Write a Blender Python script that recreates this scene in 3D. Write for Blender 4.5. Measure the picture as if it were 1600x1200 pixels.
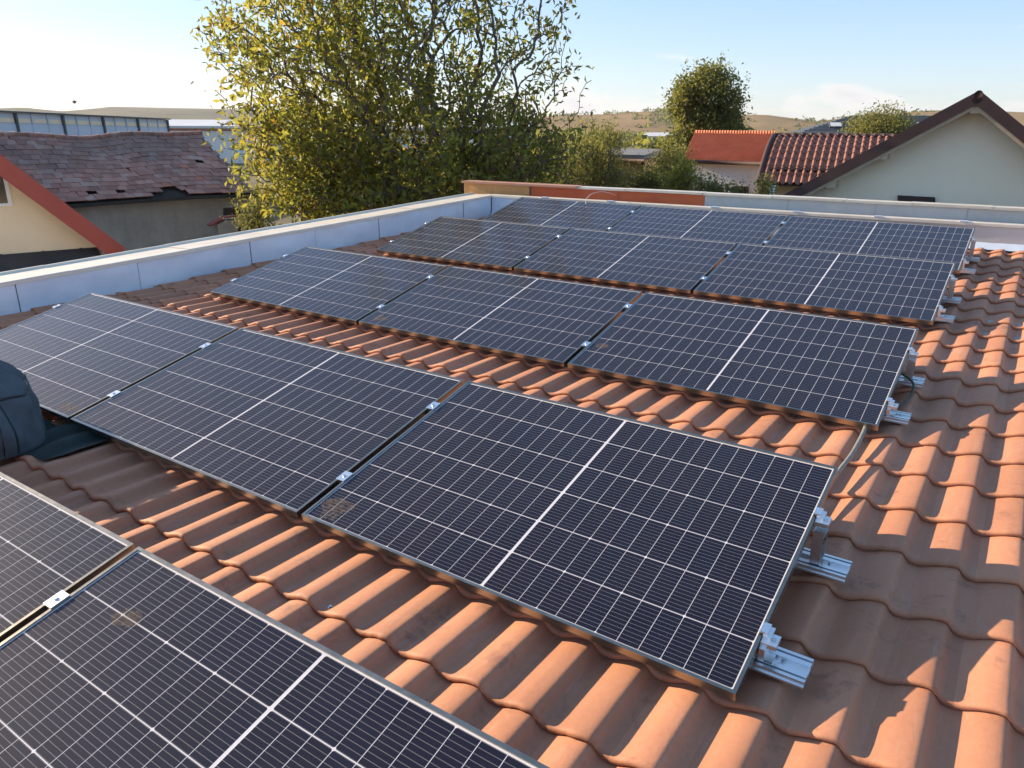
import bpy, math, random
import numpy as np
from mathutils import Vector, Matrix

for o in list(bpy.data.objects):
    bpy.data.objects.remove(o, do_unlink=True)
scene = bpy.context.scene
COL = scene.collection
rnd = random.Random(7)

# ------------------------------------------------------------------ camera
CAM = np.array([5.7658, -1.7362, 1.4736])
RW = np.array([[0.82720765, 0.5618451, 0.00758848],
               [0.18870115, -0.26505429, -0.94558876],
               [-0.52926305, 0.78363021, -0.32527575]])
FPX = 1171.5
cam_data = bpy.data.cameras.new('camera')
cam_data.sensor_fit = 'HORIZONTAL'
cam_data.sensor_width = 36.0
cam_data.lens = FPX / 1600.0 * 36.0
cam_data.clip_start = 0.05
cam_data.clip_end = 20000
cam = bpy.data.objects.new('camera', cam_data)
COL.objects.link(cam)
mx = Matrix.Identity(4)
for r in range(3):
    mx[r][0] = RW[0][r]
    mx[r][1] = -RW[1][r]
    mx[r][2] = -RW[2][r]
    mx[r][3] = CAM[r]
cam.matrix_world = mx
scene.camera = cam

# ------------------------------------------------------------------ sky, sun, exposure
SUN_AZ = math.radians(-97.3)      # clockwise from +Y
SUN_EL = math.radians(18.3)
SUNV = Vector((math.sin(SUN_AZ) * math.cos(SUN_EL), math.cos(SUN_AZ) * math.cos(SUN_EL), math.sin(SUN_EL)))
world = bpy.data.worlds.new('World')
scene.world = world
world.use_nodes = True
wt = world.node_tree
for n in list(wt.nodes):
    wt.nodes.remove(n)
W_out = wt.nodes.new('ShaderNodeOutputWorld')
W_bg = wt.nodes.new('ShaderNodeBackground')
W_sky = wt.nodes.new('ShaderNodeTexSky')
W_sky.sky_type = 'NISHITA'
W_sky.sun_disc = False
W_sky.sun_elevation = SUN_EL
W_sky.sun_rotation = SUN_AZ % (2 * math.pi)
W_sky.altitude = 350
W_sky.air_density = 1.0
W_sky.dust_density = 0.5
W_sky.ozone_density = 3.5
W_bg.inputs['Strength'].default_value = 0.084
wt.links.new(W_bg.outputs[0], W_out.inputs[0])

sun_d = bpy.data.lights.new('sun', 'SUN')
sun_d.energy = 4.0
sun_d.angle = math.radians(0.55)
sun_d.color = (1.0, 0.79, 0.54)
sun_o = bpy.data.objects.new('sun', sun_d)
COL.objects.link(sun_o)
sun_o.rotation_euler = SUNV.to_track_quat('Z', 'Y').to_euler()
sun_o.location = (-20, -3, 12)

vs = scene.view_settings
vs.view_transform = 'Standard'
vs.look = 'None'
vs.exposure = 1.42
vs.gamma = 1.0
vs.use_curve_mapping = False

scene.cycles.max_bounces = 6
scene.cycles.diffuse_bounces = 3
scene.cycles.glossy_bounces = 2
scene.cycles.volume_bounces = 0
scene.cycles.transmission_bounces = 3
scene.cycles.transparent_max_bounces = 10

# clouds: soft cumulus lumps low over the horizon, drawn in the sky itself
def build_clouds():
    N = wt.nodes
    L = wt.links
    tc = N.new('ShaderNodeTexCoord')
    sep = N.new('ShaderNodeSeparateXYZ')
    L.new(tc.outputs['Generated'], sep.inputs[0])
    def m(op, a, b=None, c=None):
        n = N.new('ShaderNodeMath')
        n.operation = op
        for i, v in enumerate((a, b, c)):
            if v is None:
                continue
            if isinstance(v, (int, float)):
                n.inputs[i].default_value = v
            else:
                L.new(v, n.inputs[i])
        return n.outputs[0]
    x, y, z = sep.outputs
    # project the view direction on a cloud layer seen edge-on
    zz = m('MAXIMUM', z, 0.0)
    az = m('ARCTAN2', x, y)
    comb = N.new('ShaderNodeCombineXYZ')
    L.new(m('MULTIPLY', az, 9.0), comb.inputs[0])
    L.new(m('MULTIPLY', zz, 24.0), comb.inputs[1])
    nz = N.new('ShaderNodeTexNoise')
    nz.inputs['Scale'].default_value = 1.0
    nz.inputs['Detail'].default_value = 7
    nz.inputs['Roughness'].default_value = 0.55
    nz.noise_dimensions = '3D'
    comb.inputs[2].default_value = 12.6
    L.new(comb.outputs[0], nz.inputs['Vector'])
    # cumulus band just above the hills: fades out with height
    band = N.new('ShaderNodeMapRange')
    band.inputs[1].default_value = 0.02
    band.inputs[2].default_value = 0.125
    band.inputs[3].default_value = 0.10
    band.inputs[4].default_value = -0.16
    L.new(z, band.inputs[0])
    dens = m('ADD', nz.outputs['Fac'], band.outputs[0])
    mr = N.new('ShaderNodeMapRange')
    mr.interpolation_type = 'SMOOTHSTEP'
    mr.inputs[1].default_value = 0.545
    mr.inputs[2].default_value = 0.69
    L.new(dens, mr.inputs[0])
    # thin streaks higher up
    comb2 = N.new('ShaderNodeCombineXYZ')
    L.new(m('MULTIPLY', az, 7.0), comb2.inputs[0])
    L.new(m('MULTIPLY', zz, 70.0), comb2.inputs[1])
    comb2.inputs[2].default_value = 8.1
    nz2 = N.new('ShaderNodeTexNoise')
    nz2.inputs['Scale'].default_value = 0.8
    nz2.inputs['Detail'].default_value = 5
    L.new(comb2.outputs[0], nz2.inputs['Vector'])
    mr2 = N.new('ShaderNodeMapRange')
    mr2.interpolation_type = 'SMOOTHSTEP'
    mr2.inputs[1].default_value = 0.60
    mr2.inputs[2].default_value = 0.80
    mr2.inputs[4].default_value = 0.35
    L.new(nz2.outputs['Fac'], mr2.inputs[0])
    # cloud colour: sunlit top, grey base from a second noise
    shade = N.new('ShaderNodeMapRange')
    shade.inputs[1].default_value = 0.55
    shade.inputs[2].default_value = 0.85
    L.new(dens, shade.inputs[0])
    cc = N.new('ShaderNodeMix')
    cc.data_type = 'RGBA'
    cc.inputs[6].default_value = (5.0, 4.8, 4.6, 1)
    cc.inputs[7].default_value = (3.4, 3.5, 3.8, 1)
    L.new(shade.outputs[0], cc.inputs[0])
    mix1 = N.new('ShaderNodeMix')
    mix1.data_type = 'RGBA'
    L.new(mr.outputs[0], mix1.inputs[0])
    wb_ = N.new('ShaderNodeMix')          # white balance of the daylight
    wb_.data_type = 'RGBA'
    wb_.blend_type = 'MULTIPLY'
    wb_.inputs[0].default_value = 1.0
    gm_ = N.new('ShaderNodeGamma')
    gm_.inputs['Gamma'].default_value = 0.48
    L.new(W_sky.outputs[0], gm_.inputs['Color'])
    K_ = 4.0 ** 0.52
    wb_.inputs[7].default_value = (0.96 * K_, 0.98 * K_, 1.08 * K_, 1)
    hs_ = N.new('ShaderNodeHueSaturation')
    hs_.inputs['Saturation'].default_value = 1.35
    L.new(gm_.outputs[0], hs_.inputs['Color'])
    L.new(hs_.outputs[0], wb_.inputs[6])
    L.new(wb_.outputs[2], mix1.inputs[6])
    L.new(cc.outputs[2], mix1.inputs[7])
    mix2 = N.new('ShaderNodeMix')
    mix2.data_type = 'RGBA'
    L.new(mr2.outputs[0], mix2.inputs[0])
    L.new(mix1.outputs[2], mix2.inputs[6])
    mix2.inputs[7].default_value = (3.0, 3.15, 3.3, 1)
    L.new(mix2.outputs[2], W_bg.inputs[0])
build_clouds()

# ------------------------------------------------------------------ helpers
def ray(u, v):
    d = RW.T @ np.array([(u - 800) / FPX, (v - 600) / FPX, 1.0])
    return d / np.linalg.norm(d)

def at(u, v, D):
    """world point seen at photograph position (u, v), D metres away over the ground"""
    d = ray(u, v)
    return CAM + d * (D / math.hypot(d[0], d[1]))

def vplane(u, v, p0, heading):
    """point where the line of sight meets the vertical plane through p0 running along heading"""
    e = np.array([math.sin(heading), math.cos(heading), 0])
    n = np.array([e[1], -e[0], 0])
    d = ray(u, v)
    return CAM + d * (((np.array(p0) - CAM) @ n) / (d @ n))

def pixel(P):
    c = RW @ (np.asarray(P) - CAM)
    return 800 + FPX * c[0] / c[2], 600 + FPX * c[1] / c[2], c[2]

class MB:
    """collects verts and faces of one mesh"""
    def __init__(self):
        self.v = []
        self.f = []
        self.smooth = False
    def add(self, verts, faces):
        b = len(self.v)
        self.v += [tuple(float(c) for c in p) for p in verts]
        self.f += [tuple(i + b for i in fc) for fc in faces]
        return self
    def box(self, x0, x1, y0, y1, z0, z1):
        vv = [(x, y, z) for z in (z0, z1) for y in (y0, y1) for x in (x0, x1)]
        return self.add(vv, [(0, 2, 3, 1), (4, 5, 7, 6), (0, 1, 5, 4), (2, 6, 7, 3), (0, 4, 6, 2), (1, 3, 7, 5)])
    def obox(self, c, ex, ey, ez, hx, hy, hz):
        c, ex, ey, ez = map(np.asarray, (c, ex, ey, ez))
        vv = [c + ex * hx * a + ey * hy * b + ez * hz * d for d in (-1, 1) for b in (-1, 1) for a in (-1, 1)]
        return self.add(vv, [(0, 2, 3, 1), (4, 5, 7, 6), (0, 1, 5, 4), (2, 6, 7, 3), (0, 4, 6, 2), (1, 3, 7, 5)])
    def prism(self, poly, off):
        """closed prism: polygon (list of 3d points) swept by the vector off"""
        n = len(poly)
        off = np.asarray(off, float)
        a = [np.asarray(p, float) for p in poly]
        vv = a + [p + off for p in a]
        ff = [tuple(range(n - 1, -1, -1)), tuple(range(n, 2 * n))]
        ff += [(i, (i + 1) % n, n + (i + 1) % n, n + i) for i in range(n)]
        return self.add(vv, ff)
    def tube(self, pts, r, n=8, caps=True):
        pts = [np.asarray(p, float) for p in pts]
        if not hasattr(r, '__len__'):
            r = [r] * len(pts)
        vv, ff = [], []
        ref = np.array([0.0, 0, 1])
        for i, p in enumerate(pts):
            t = pts[min(i + 1, len(pts) - 1)] - pts[max(i - 1, 0)]
            t /= np.linalg.norm(t) + 1e-9
            if abs(t @ ref) > 0.95:
                ref = np.array([1.0, 0.1, 0])
            a = np.cross(t, ref)
            a /= np.linalg.norm(a)
            b = np.cross(t, a)
            for k in range(n):
                an = 2 * math.pi * k / n
                vv.append(p + (a * math.cos(an) + b * math.sin(an)) * r[i])
        for i in range(len(pts) - 1):
            for k in range(n):
                k2 = (k + 1) % n
                ff.append((i * n + k, i * n + k2, (i + 1) * n + k2, (i + 1) * n + k))
        if caps:
            ff.append(tuple(range(n)))
            ff.append(tuple(range(len(pts) * n - 1, (len(pts) - 1) * n - 1, -1)))
        return self.add(vv, ff)
    def grid(self, fn, nu, nv):
        vv = [fn(i / nu, j / nv) for j in range(nv + 1) for i in range(nu + 1)]
        ff = [(j * (nu + 1) + i, j * (nu + 1) + i + 1, (j + 1) * (nu + 1) + i + 1, (j + 1) * (nu + 1) + i)
              for j in range(nv) for i in range(nu)]
        return self.add(vv, ff)
    def mesh(self, name, mat, smooth=False):
        me = bpy.data.meshes.new(name)
        me.from_pydata(self.v, [], self.f)
        if mat is not None:
            me.materials.append(mat)
        if smooth:
            me.polygons.foreach_set('use_smooth', [True] * len(me.polygons))
        me.update()
        return me

ORIG = {}          # world offset of each object's own origin (unrotated things only)
def link(o, parent=None, world_coords=True):
    COL.objects.link(o)
    if parent is not None:
        o.parent = parent
        if world_coords:
            off = ORIG.get(parent.name, Vector((0, 0, 0)))
            o.location = -off
        ORIG[o.name] = Vector((0, 0, 0))
    return o

def obj(name, mb, mat, parent=None, smooth=False, label=None, local=False):
    me = mb if isinstance(mb, bpy.types.Mesh) else mb.mesh(name, mat, smooth)
    o = bpy.data.objects.new(name, me)
    link(o, parent, not local)
    if label:
        o['label'] = label
    return o

def thing(name, label, cat, loc=(0, 0, 0), rot=None, group=None):
    o = bpy.data.objects.new(name, None)
    o.empty_display_size = 0.2
    o.location = Vector([float(c) for c in loc])
    if rot:
        o.rotation_euler = rot
    COL.objects.link(o)
    ORIG[o.name] = Vector([float(c) for c in loc])
    return tag(o, label, cat, group)

def tag(o, label, cat, group=None):
    o['label'] = label
    o['category'] = cat
    if group:
        o['group'] = group
    return o

def struct(o):
    o['kind'] = 'structure'
    return o

# ------------------------------------------------------------------ materials
MATS = {}
def new_mat(name):
    m = bpy.data.materials.new(name)
    m.use_nodes = True
    nt = m.node_tree
    return m, nt, nt.nodes['Principled BSDF']

def N_(nt, typ, **kw):
    n = nt.nodes.new(typ)
    for k, v in kw.items():
        if k.startswith('i_'):
            n.inputs[k[2:].replace('_', ' ')].default_value = v
        else:
            setattr(n, k, v)
    return n

def ramp(nt, fac, stops):
    r = nt.nodes.new('ShaderNodeValToRGB')
    el = r.color_ramp.elements
    while len(el) < len(stops):
        el.new(0.5)
    for e, (p, c) in zip(el, stops):
        e.position = p
        e.color = (c[0], c[1], c[2], 1)
    nt.links.new(fac, r.inputs[0])
    return r.outputs[0]

def mixc(nt, fac, a, b, mode='MIX'):
    n = nt.nodes.new('ShaderNodeMix')
    n.data_type = 'RGBA'
    n.blend_type = mode
    for idx, v in ((0, fac), (6, a), (7, b)):
        if isinstance(v, (int, float)):
            n.inputs[idx].default_value = v
        elif isinstance(v, tuple):
            n.inputs[idx].default_value = (v[0], v[1], v[2], 1)
        else:
            nt.links.new(v, n.inputs[idx])
    return n.outputs[2]

def noise(nt, scale, detail=4, rough=0.55, vec=None, dist=0.0):
    n = N_(nt, 'ShaderNodeTexNoise')
    n.inputs['Scale'].default_value = scale
    n.inputs['Detail'].default_value = detail
    n.inputs['Roughness'].default_value = rough
    n.inputs['Distortion'].default_value = dist
    if vec is not None:
        nt.links.new(vec, n.inputs['Vector'])
    return n.outputs['Fac']

def geo_pos(nt):
    return nt.nodes.new('ShaderNodeNewGeometry').outputs['Position']

def bump(nt, p, h, strength, dist):
    b = N_(nt, 'ShaderNodeBump')
    b.inputs['Strength'].default_value = strength
    b.inputs['Distance'].default_value = dist
    nt.links.new(h, b.inputs['Height'])
    nt.links.new(b.outputs[0], p.inputs['Normal'])

def simple(name, c1, c2, scale=4.0, rough=0.8, metal=0.0, bmp=0.0, bscale=None, spec=0.4, stretch=None, detail=5):
    """two-tone noisy surface in world space"""
    m, nt, p = new_mat(name)
    pos = geo_pos(nt)
    if stretch:
        mp = N_(nt, 'ShaderNodeMapping')
        mp.inputs['Scale'].default_value = stretch
        nt.links.new(pos, mp.inputs['Vector'])
        pos = mp.outputs[0]
    f = noise(nt, scale, detail, 0.6, pos)
    nt.links.new(ramp(nt, f, [(0.3, c1), (0.72, c2)]), p.inputs['Base Color'])
    p.inputs['Roughness'].default_value = rough
    p.inputs['Metallic'].default_value = metal
    p.inputs['Specular IOR Level'].default_value = spec
    if bmp:
        bump(nt, p, noise(nt, bscale or scale * 6, 4, 0.6, pos), bmp, 0.01)
    MATS[name] = m
    return m

# pressed metal roof tile: matt terracotta coat, dust in the troughs, chalky scuffs and dark stains
def mat_tile():
    m, nt, p = new_mat('terracotta_coating')
    pos = geo_pos(nt)
    oi = N_(nt, 'ShaderNodeObjectInfo')
    big = noise(nt, 1.6, 4, 0.6, pos)
    fine = noise(nt, 42, 5, 0.65, pos)
    col = ramp(nt, big, [(0.30, (0.420, 0.190, 0.106)), (0.55, (0.490, 0.230, 0.130)), (0.78, (0.520, 0.260, 0.158))])
    col = mixc(nt, 0.24, col, ramp(nt, fine, [(0.25, (0.33, 0.14, 0.085)), (0.75, (0.56, 0.26, 0.16))]))
    rv = N_(nt, 'ShaderNodeMapRange')
    rv.inputs[3].default_value = 0.84
    rv.inputs[4].default_value = 1.08
    nt.links.new(oi.outputs['Random'], rv.inputs[0])
    hsv = N_(nt, 'ShaderNodeHueSaturation')
    nt.links.new(col, hsv.inputs['Color'])
    nt.links.new(rv.outputs[0], hsv.inputs['Value'])
    col = hsv.outputs[0]
    # pale lime scuffs running down the slope
    mp = N_(nt, 'ShaderNodeMapping')
    mp.inputs['Scale'].default_value = (26, 3.0, 3.0)
    nt.links.new(pos, mp.inputs['Vector'])
    sc = noise(nt, 1.0, 6, 0.75, mp.outputs[0])
    scm = N_(nt, 'ShaderNodeMapRange')
    scm.inputs[1].default_value = 0.56
    scm.inputs[2].default_value = 0.78
    scm.inputs[4].default_value = 0.38
    nt.links.new(sc, scm.inputs[0])
    col = mixc(nt, scm.outputs[0], col, (0.50, 0.40, 0.35))
    # black lichen / soot blotches
    st = noise(nt, 5.5, 8, 0.72, pos, 0.4)
    stm = N_(nt, 'ShaderNodeMapRange')
    stm.inputs[1].default_value = 0.57
    stm.inputs[2].default_value = 0.72
    stm.inputs[4].default_value = 0.65
    nt.links.new(st, stm.inputs[0])
    col = mixc(nt, stm.outputs[0], col, (0.12, 0.070, 0.055))
    nt.links.new(col, p.inputs['Base Color'])
    p.inputs['Roughness'].default_value = 0.66
    p.inputs['Specular IOR Level'].default_value = 0.30
    bump(nt, p, mixc(nt, 0.35, fine, big), 0.35, 0.006)
    return m
TILE = mat_tile()

def mat_cell():
    m, nt, p = new_mat('silicon_cell')
    tc = N_(nt, 'ShaderNodeTexCoord')
    sep = N_(nt, 'ShaderNodeSeparateXYZ')
    nt.links.new(tc.outputs['Object'], sep.inputs[0])
    def mth(op, a, b=0.0):
        n = N_(nt, 'ShaderNodeMath', operation=op)
        for i, v in enumerate((a, b)):
            if isinstance(v, (int, float)):
                n.inputs[i].default_value = v
            else:
                nt.links.new(v, n.inputs[i])
        return n.outputs[0]
    y = sep.outputs[1]
    fr = mth('FRACT', mth('MULTIPLY', y, 11 / 0.1785))
    line = mth('LESS_THAN', mth('ABSOLUTE', mth('SUBTRACT', fr, 0.5)), 0.048)
    oi = N_(nt, 'ShaderNodeObjectInfo')
    pos = geo_pos(nt)
    f = noise(nt, 0.9, 3, 0.5, pos)
    base = ramp(nt, f, [(0.3, (0.0070, 0.0085, 0.0230)), (0.7, (0.0105, 0.0095, 0.0195))])
    base = mixc(nt, mth('MULTIPLY', oi.outputs['Random'], 0.55), base, (0.007, 0.0105, 0.027))
    col = mixc(nt, line, base, (0.15, 0.145, 0.155))
    nt.links.new(col, p.inputs['Base Color'])
    p.inputs['Roughness'].default_value = 0.6
    p.inputs['Specular IOR Level'].default_value = 0.03
    return m
CELL = mat_cell()

def mat_glass():
    """textured anti-reflective cover glass with a film of dust"""
    m, nt, p = new_mat('solar_glass')
    nt.nodes.remove(p)
    out = nt.nodes['Material Output']
    tr = N_(nt, 'ShaderNodeBsdfTransparent')
    gl = N_(nt, 'ShaderNodeBsdfGlossy')
    gl.distribution = 'BECKMANN'
    gl.inputs['Roughness'].default_value = 0.10
    gl.inputs['Color'].default_value = (0.95, 0.96, 1, 1)
    fr = N_(nt, 'ShaderNodeFresnel')
    fr.inputs['IOR'].default_value = 1.28
    mx1 = N_(nt, 'ShaderNodeMixShader')
    # only the outer face of the pane mirrors; the inner face is laminated to the cells
    gb = N_(nt, 'ShaderNodeNewGeometry')
    inv = N_(nt, 'ShaderNodeMath', operation='SUBTRACT')
    inv.inputs[0].default_value = 1.0
    nt.links.new(gb.outputs['Backfacing'], inv.inputs[1])
    fm_ = N_(nt, 'ShaderNodeMath', operation='MULTIPLY')
    nt.links.new(fr.outputs[0], fm_.inputs[0])
    nt.links.new(inv.outputs[0], fm_.inputs[1])
    nt.links.new(fm_.outputs[0], mx1.inputs[0])
    nt.links.new(tr.outputs[0], mx1.inputs[1])
    nt.links.new(gl.outputs[0], mx1.inputs[2])
    df = N_(nt, 'ShaderNodeBsdfDiffuse')
    df.inputs['Color'].default_value = (0.50, 0.44, 0.38, 1)
    pos = geo_pos(nt)
    film = noise(nt, 3.0, 6, 0.65, pos)
    fm = N_(nt, 'ShaderNodeMapRange')
    fm.inputs[1].default_value = 0.35
    fm.inputs[2].default_value = 0.75
    fm.inputs[3].default_value = 0.003
    fm.inputs[4].default_value = 0.013
    nt.links.new(film, fm.inputs[0])
    speck = noise(nt, 120, 2, 0.5, pos)
    sm = N_(nt, 'ShaderNodeMapRange')
    sm.inputs[1].default_value = 0.72
    sm.inputs[2].default_value = 0.80
    sm.inputs[4].default_value = 0.16
    nt.links.new(speck, sm.inputs[0])
    ad = N_(nt, 'ShaderNodeMath', operation='ADD')
    nt.links.new(fm.outputs[0], ad.inputs[0])
    nt.links.new(sm.outputs[0], ad.inputs[1])
    mx2 = N_(nt, 'ShaderNodeMixShader')
    dm_ = N_(nt, 'ShaderNodeMath', operation='MULTIPLY')
    nt.links.new(ad.outputs[0], dm_.inputs[0])
    nt.links.new(inv.outputs[0], dm_.inputs[1])
    nt.links.new(dm_.outputs[0], mx2.inputs[0])
    nt.links.new(mx1.outputs[0], mx2.inputs[1])
    nt.links.new(df.outputs[0], mx2.inputs[2])
    nt.links.new(mx2.outputs[0], out.inputs[0])
    return m
GLASS = mat_glass()

def mat_dirt():
    """dried mud smear, patchy"""
    m, nt, p = new_mat('dried_dirt')
    nt.nodes.remove(p)
    out = nt.nodes['Material Output']
    tr = N_(nt, 'ShaderNodeBsdfTransparent')
    df = N_(nt, 'ShaderNodeBsdfDiffuse')
    df.inputs['Color'].default_value = (0.33, 0.24, 0.16, 1)
    f = noise(nt, 60, 5, 0.7, geo_pos(nt), 0.6)
    mr = N_(nt, 'ShaderNodeMapRange')
    mr.inputs[1].default_value = 0.40
    mr.inputs[2].default_value = 0.66
    mr.inputs[4].default_value = 0.42
    nt.links.new(f, mr.inputs[0])
    mx = N_(nt, 'ShaderNodeMixShader')
    nt.links.new(mr.outputs[0], mx.inputs[0])
    nt.links.new(tr.outputs[0], mx.inputs[1])
    nt.links.new(df.outputs[0], mx.inputs[2])
    nt.links.new(mx.outputs[0], out.inputs[0])
    return m
DIRT = mat_dirt()

def mat_metal(name, c1, c2, rough, scale=8, bstr=0.15, bscale=3, stretch=None, metal=1.0):
    m, nt, p = new_mat(name)
    pos = geo_pos(nt)
    if stretch:
        mp = N_(nt, 'ShaderNodeMapping')
        mp.inputs['Scale'].default_value = stretch
        nt.links.new(pos, mp.inputs['Vector'])
        pos = mp.outputs[0]
    f = noise(nt, scale, 6, 0.65, pos)
    nt.links.new(ramp(nt, f, [(0.3, c1), (0.7, c2)]), p.inputs['Base Color'])
    p.inputs['Metallic'].default_value = metal
    rr = N_(nt, 'ShaderNodeMapRange')
    rr.inputs[3].default_value = rough * 0.8
    rr.inputs[4].default_value = rough * 1.25
    nt.links.new(f, rr.inputs[0])
    nt.links.new(rr.outputs[0], p.inputs['Roughness'])
    if bstr:
        bump(nt, p, noise(nt, bscale, 2, 0.5, pos), bstr, 0.02)
    return m
ALU_FRAME = mat_metal('anodised_frame', (0.27, 0.255, 0.215), (0.34, 0.32, 0.28), 0.30, 30, 0.0)
ALU_RAIL = mat_metal('mill_aluminium', (0.80, 0.81, 0.82), (0.90, 0.905, 0.91), 0.32, 40, 0.03, 60, (1, 12, 12))
GALV_SKYBLUE = mat_metal('galvanised_sheet_sky_tint', (0.56, 0.70, 0.85), (0.80, 0.87, 0.94), 0.40, 1.7, 0.34, 2.2, None, 0.18)  # blue of the reflected sky put into the base colour of plain metal
GALV_CAP = mat_metal('galvanised_cap', (0.66, 0.60, 0.50), (0.78, 0.72, 0.61), 0.50, 4, 0.18, 2.6, None, 0.30)
ZINC_GREY = mat_metal('weathered_zinc', (0.54, 0.545, 0.53), (0.68, 0.68, 0.65), 0.50, 3, 0.15, 2.0, None, 0.30)
STEEL = mat_metal('bolt_steel', (0.55, 0.55, 0.55), (0.7, 0.7, 0.7), 0.3, 30, 0.0)

WHITE_BACK = simple('white_backsheet', (0.62, 0.60, 0.62), (0.68, 0.66, 0.68), 8, 0.8, spec=0.1)
UNDERLAY = simple('roof_underlay', (0.03, 0.025, 0.022), (0.05, 0.04, 0.035), 6, 0.9)
BLACK_PLASTIC = simple('black_plastic', (0.012, 0.012, 0.013), (0.03, 0.03, 0.03), 30, 0.45)
GREY_CABLE = simple('grey_conduit', (0.17, 0.17, 0.15), (0.25, 0.245, 0.215), 20, 0.5)
GREEN_CABLE = simple('green_cable', (0.03, 0.05, 0.03), (0.05, 0.075, 0.045), 20, 0.5)
CLOTH = simple('dark_cloth', (0.070, 0.086, 0.096), (0.100, 0.118, 0.128), 14, 0.85, 0, 0.35, 160)
TARP_GREEN = simple('dark_green_cloth', (0.016, 0.030, 0.028), (0.030, 0.045, 0.042), 14, 0.8, 0, 0.3, 120)
CREAM = simple('cream_render', (0.76, 0.62, 0.43), (0.84, 0.70, 0.49), 1.6, 0.9, 0, 0.12, 60)
GREY_CREAM = simple('pale_render', (0.90, 0.78, 0.58), (0.94, 0.83, 0.64), 0.9, 0.9, 0, 0.10, 60)
RED_SHEET = simple('red_sheet', (0.30, 0.050, 0.040), (0.38, 0.075, 0.055), 2, 0.5, 0, 0.05, 10)
BROWN_SHEET = simple('brown_sheet', (0.050, 0.027, 0.025), (0.075, 0.040, 0.036), 4, 0.7)
DARK_ROOF = simple('dark_bitumen', (0.040, 0.040, 0.040), (0.07, 0.068, 0.065), 1.2, 0.85)
WOOD_PALE = simple('pale_wood', (0.42, 0.34, 0.24), (0.55, 0.45, 0.32), 12, 0.8, 0, 0.1, 40, stretch=(1, 6, 6))
OLD_TILE = None
BLUE_WALL = simple('blue_white_wall', (0.72, 0.78, 0.84), (0.80, 0.84, 0.88), 1.5, 0.9)
TAN_WALL = simple('tan_wall', (0.55, 0.34, 0.17), (0.64, 0.42, 0.22), 1.5, 0.9)
ORANGE_TAN = simple('orange_tan_sheet', (0.62, 0.30, 0.105), (0.70, 0.37, 0.140), 3, 0.5, 0, 0.15, 3, stretch=(8, 8, 1.5))
ORANGE_RED = simple('orange_red_sheet', (0.70, 0.140, 0.045), (0.78, 0.190, 0.065), 3, 0.48, 0, 0.15, 3)
SALMON_CAP = simple('salmon_cap', (0.46, 0.22, 0.14), (0.56, 0.30, 0.20), 3, 0.5)
WHITE_PAINT = simple('white_paint', (0.72, 0.72, 0.70), (0.80, 0.80, 0.78), 3, 0.7)
RED_STRIPE = simple('red_stripe', (0.40, 0.06, 0.06), (0.46, 0.08, 0.07), 3, 0.6)
HALL_PANEL = simple('blue_grey_panel', (0.50, 0.55, 0.62), (0.57, 0.62, 0.69), 0.4, 0.6)
HALL_WINDOW = simple('amber_window_band', (0.78, 0.62, 0.40), (0.88, 0.74, 0.54), 0.6, 0.35)
HALL_DARK = simple('dark_steel', (0.06, 0.07, 0.085), (0.09, 0.10, 0.12), 2, 0.6)
PALE_ROOF = simple('pale_roof', (0.55, 0.56, 0.57), (0.66, 0.66, 0.66), 0.3, 0.6)
SLATE = simple('grey_slate', (0.060, 0.068, 0.072), (0.105, 0.115, 0.118), 3, 0.6)
BARK = simple('walnut_bark', (0.095, 0.075, 0.066), (0.19, 0.16, 0.14), 10, 0.9, 0, 0.4, 40)
GROUND = simple('dry_ground', (0.10, 0.085, 0.045), (0.17, 0.14, 0.075), 0.25, 1.0, 0, 0.2, 4)
SHED_ROOF = simple('grey_felt_roof', (0.16, 0.16, 0.155), (0.25, 0.245, 0.235), 1.5, 0.9)
DARK_GLASS = simple('dark_glass', (0.012, 0.014, 0.017), (0.03, 0.03, 0.035), 3, 0.12)

def mat_concrete():
    m, nt, p = new_mat('old_plaster')
    pos = geo_pos(nt)
    a = noise(nt, 0.9, 7, 0.65, pos, 0.5)
    b = noise(nt, 5, 6, 0.7, pos)
    mp = N_(nt, 'ShaderNodeMapping')
    mp.inputs['Scale'].default_value = (3.5, 3.5, 0.35)
    nt.links.new(pos, mp.inputs['Vector'])
    c = noise(nt, 1.0, 5, 0.7, mp.outputs[0])
    col = ramp(nt, a, [(0.28, (0.33, 0.315, 0.285)), (0.5, (0.50, 0.475, 0.43)), (0.75, (0.64, 0.61, 0.55))])
    col = mixc(nt, 0.45, col, ramp(nt, c, [(0.3, (0.30, 0.29, 0.27)), (0.7, (0.66, 0.625, 0.57))]))
    col = mixc(nt, 0.25, col, ramp(nt, b, [(0.35, (0.19, 0.15, 0.135)), (0.7, (0.50, 0.44, 0.40))]))
    nt.links.new(col, p.inputs['Base Color'])
    p.inputs['Roughness'].default_value = 0.95
    bump(nt, p, b, 0.4, 0.03)
    return m
PLASTER = mat_concrete()

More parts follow.
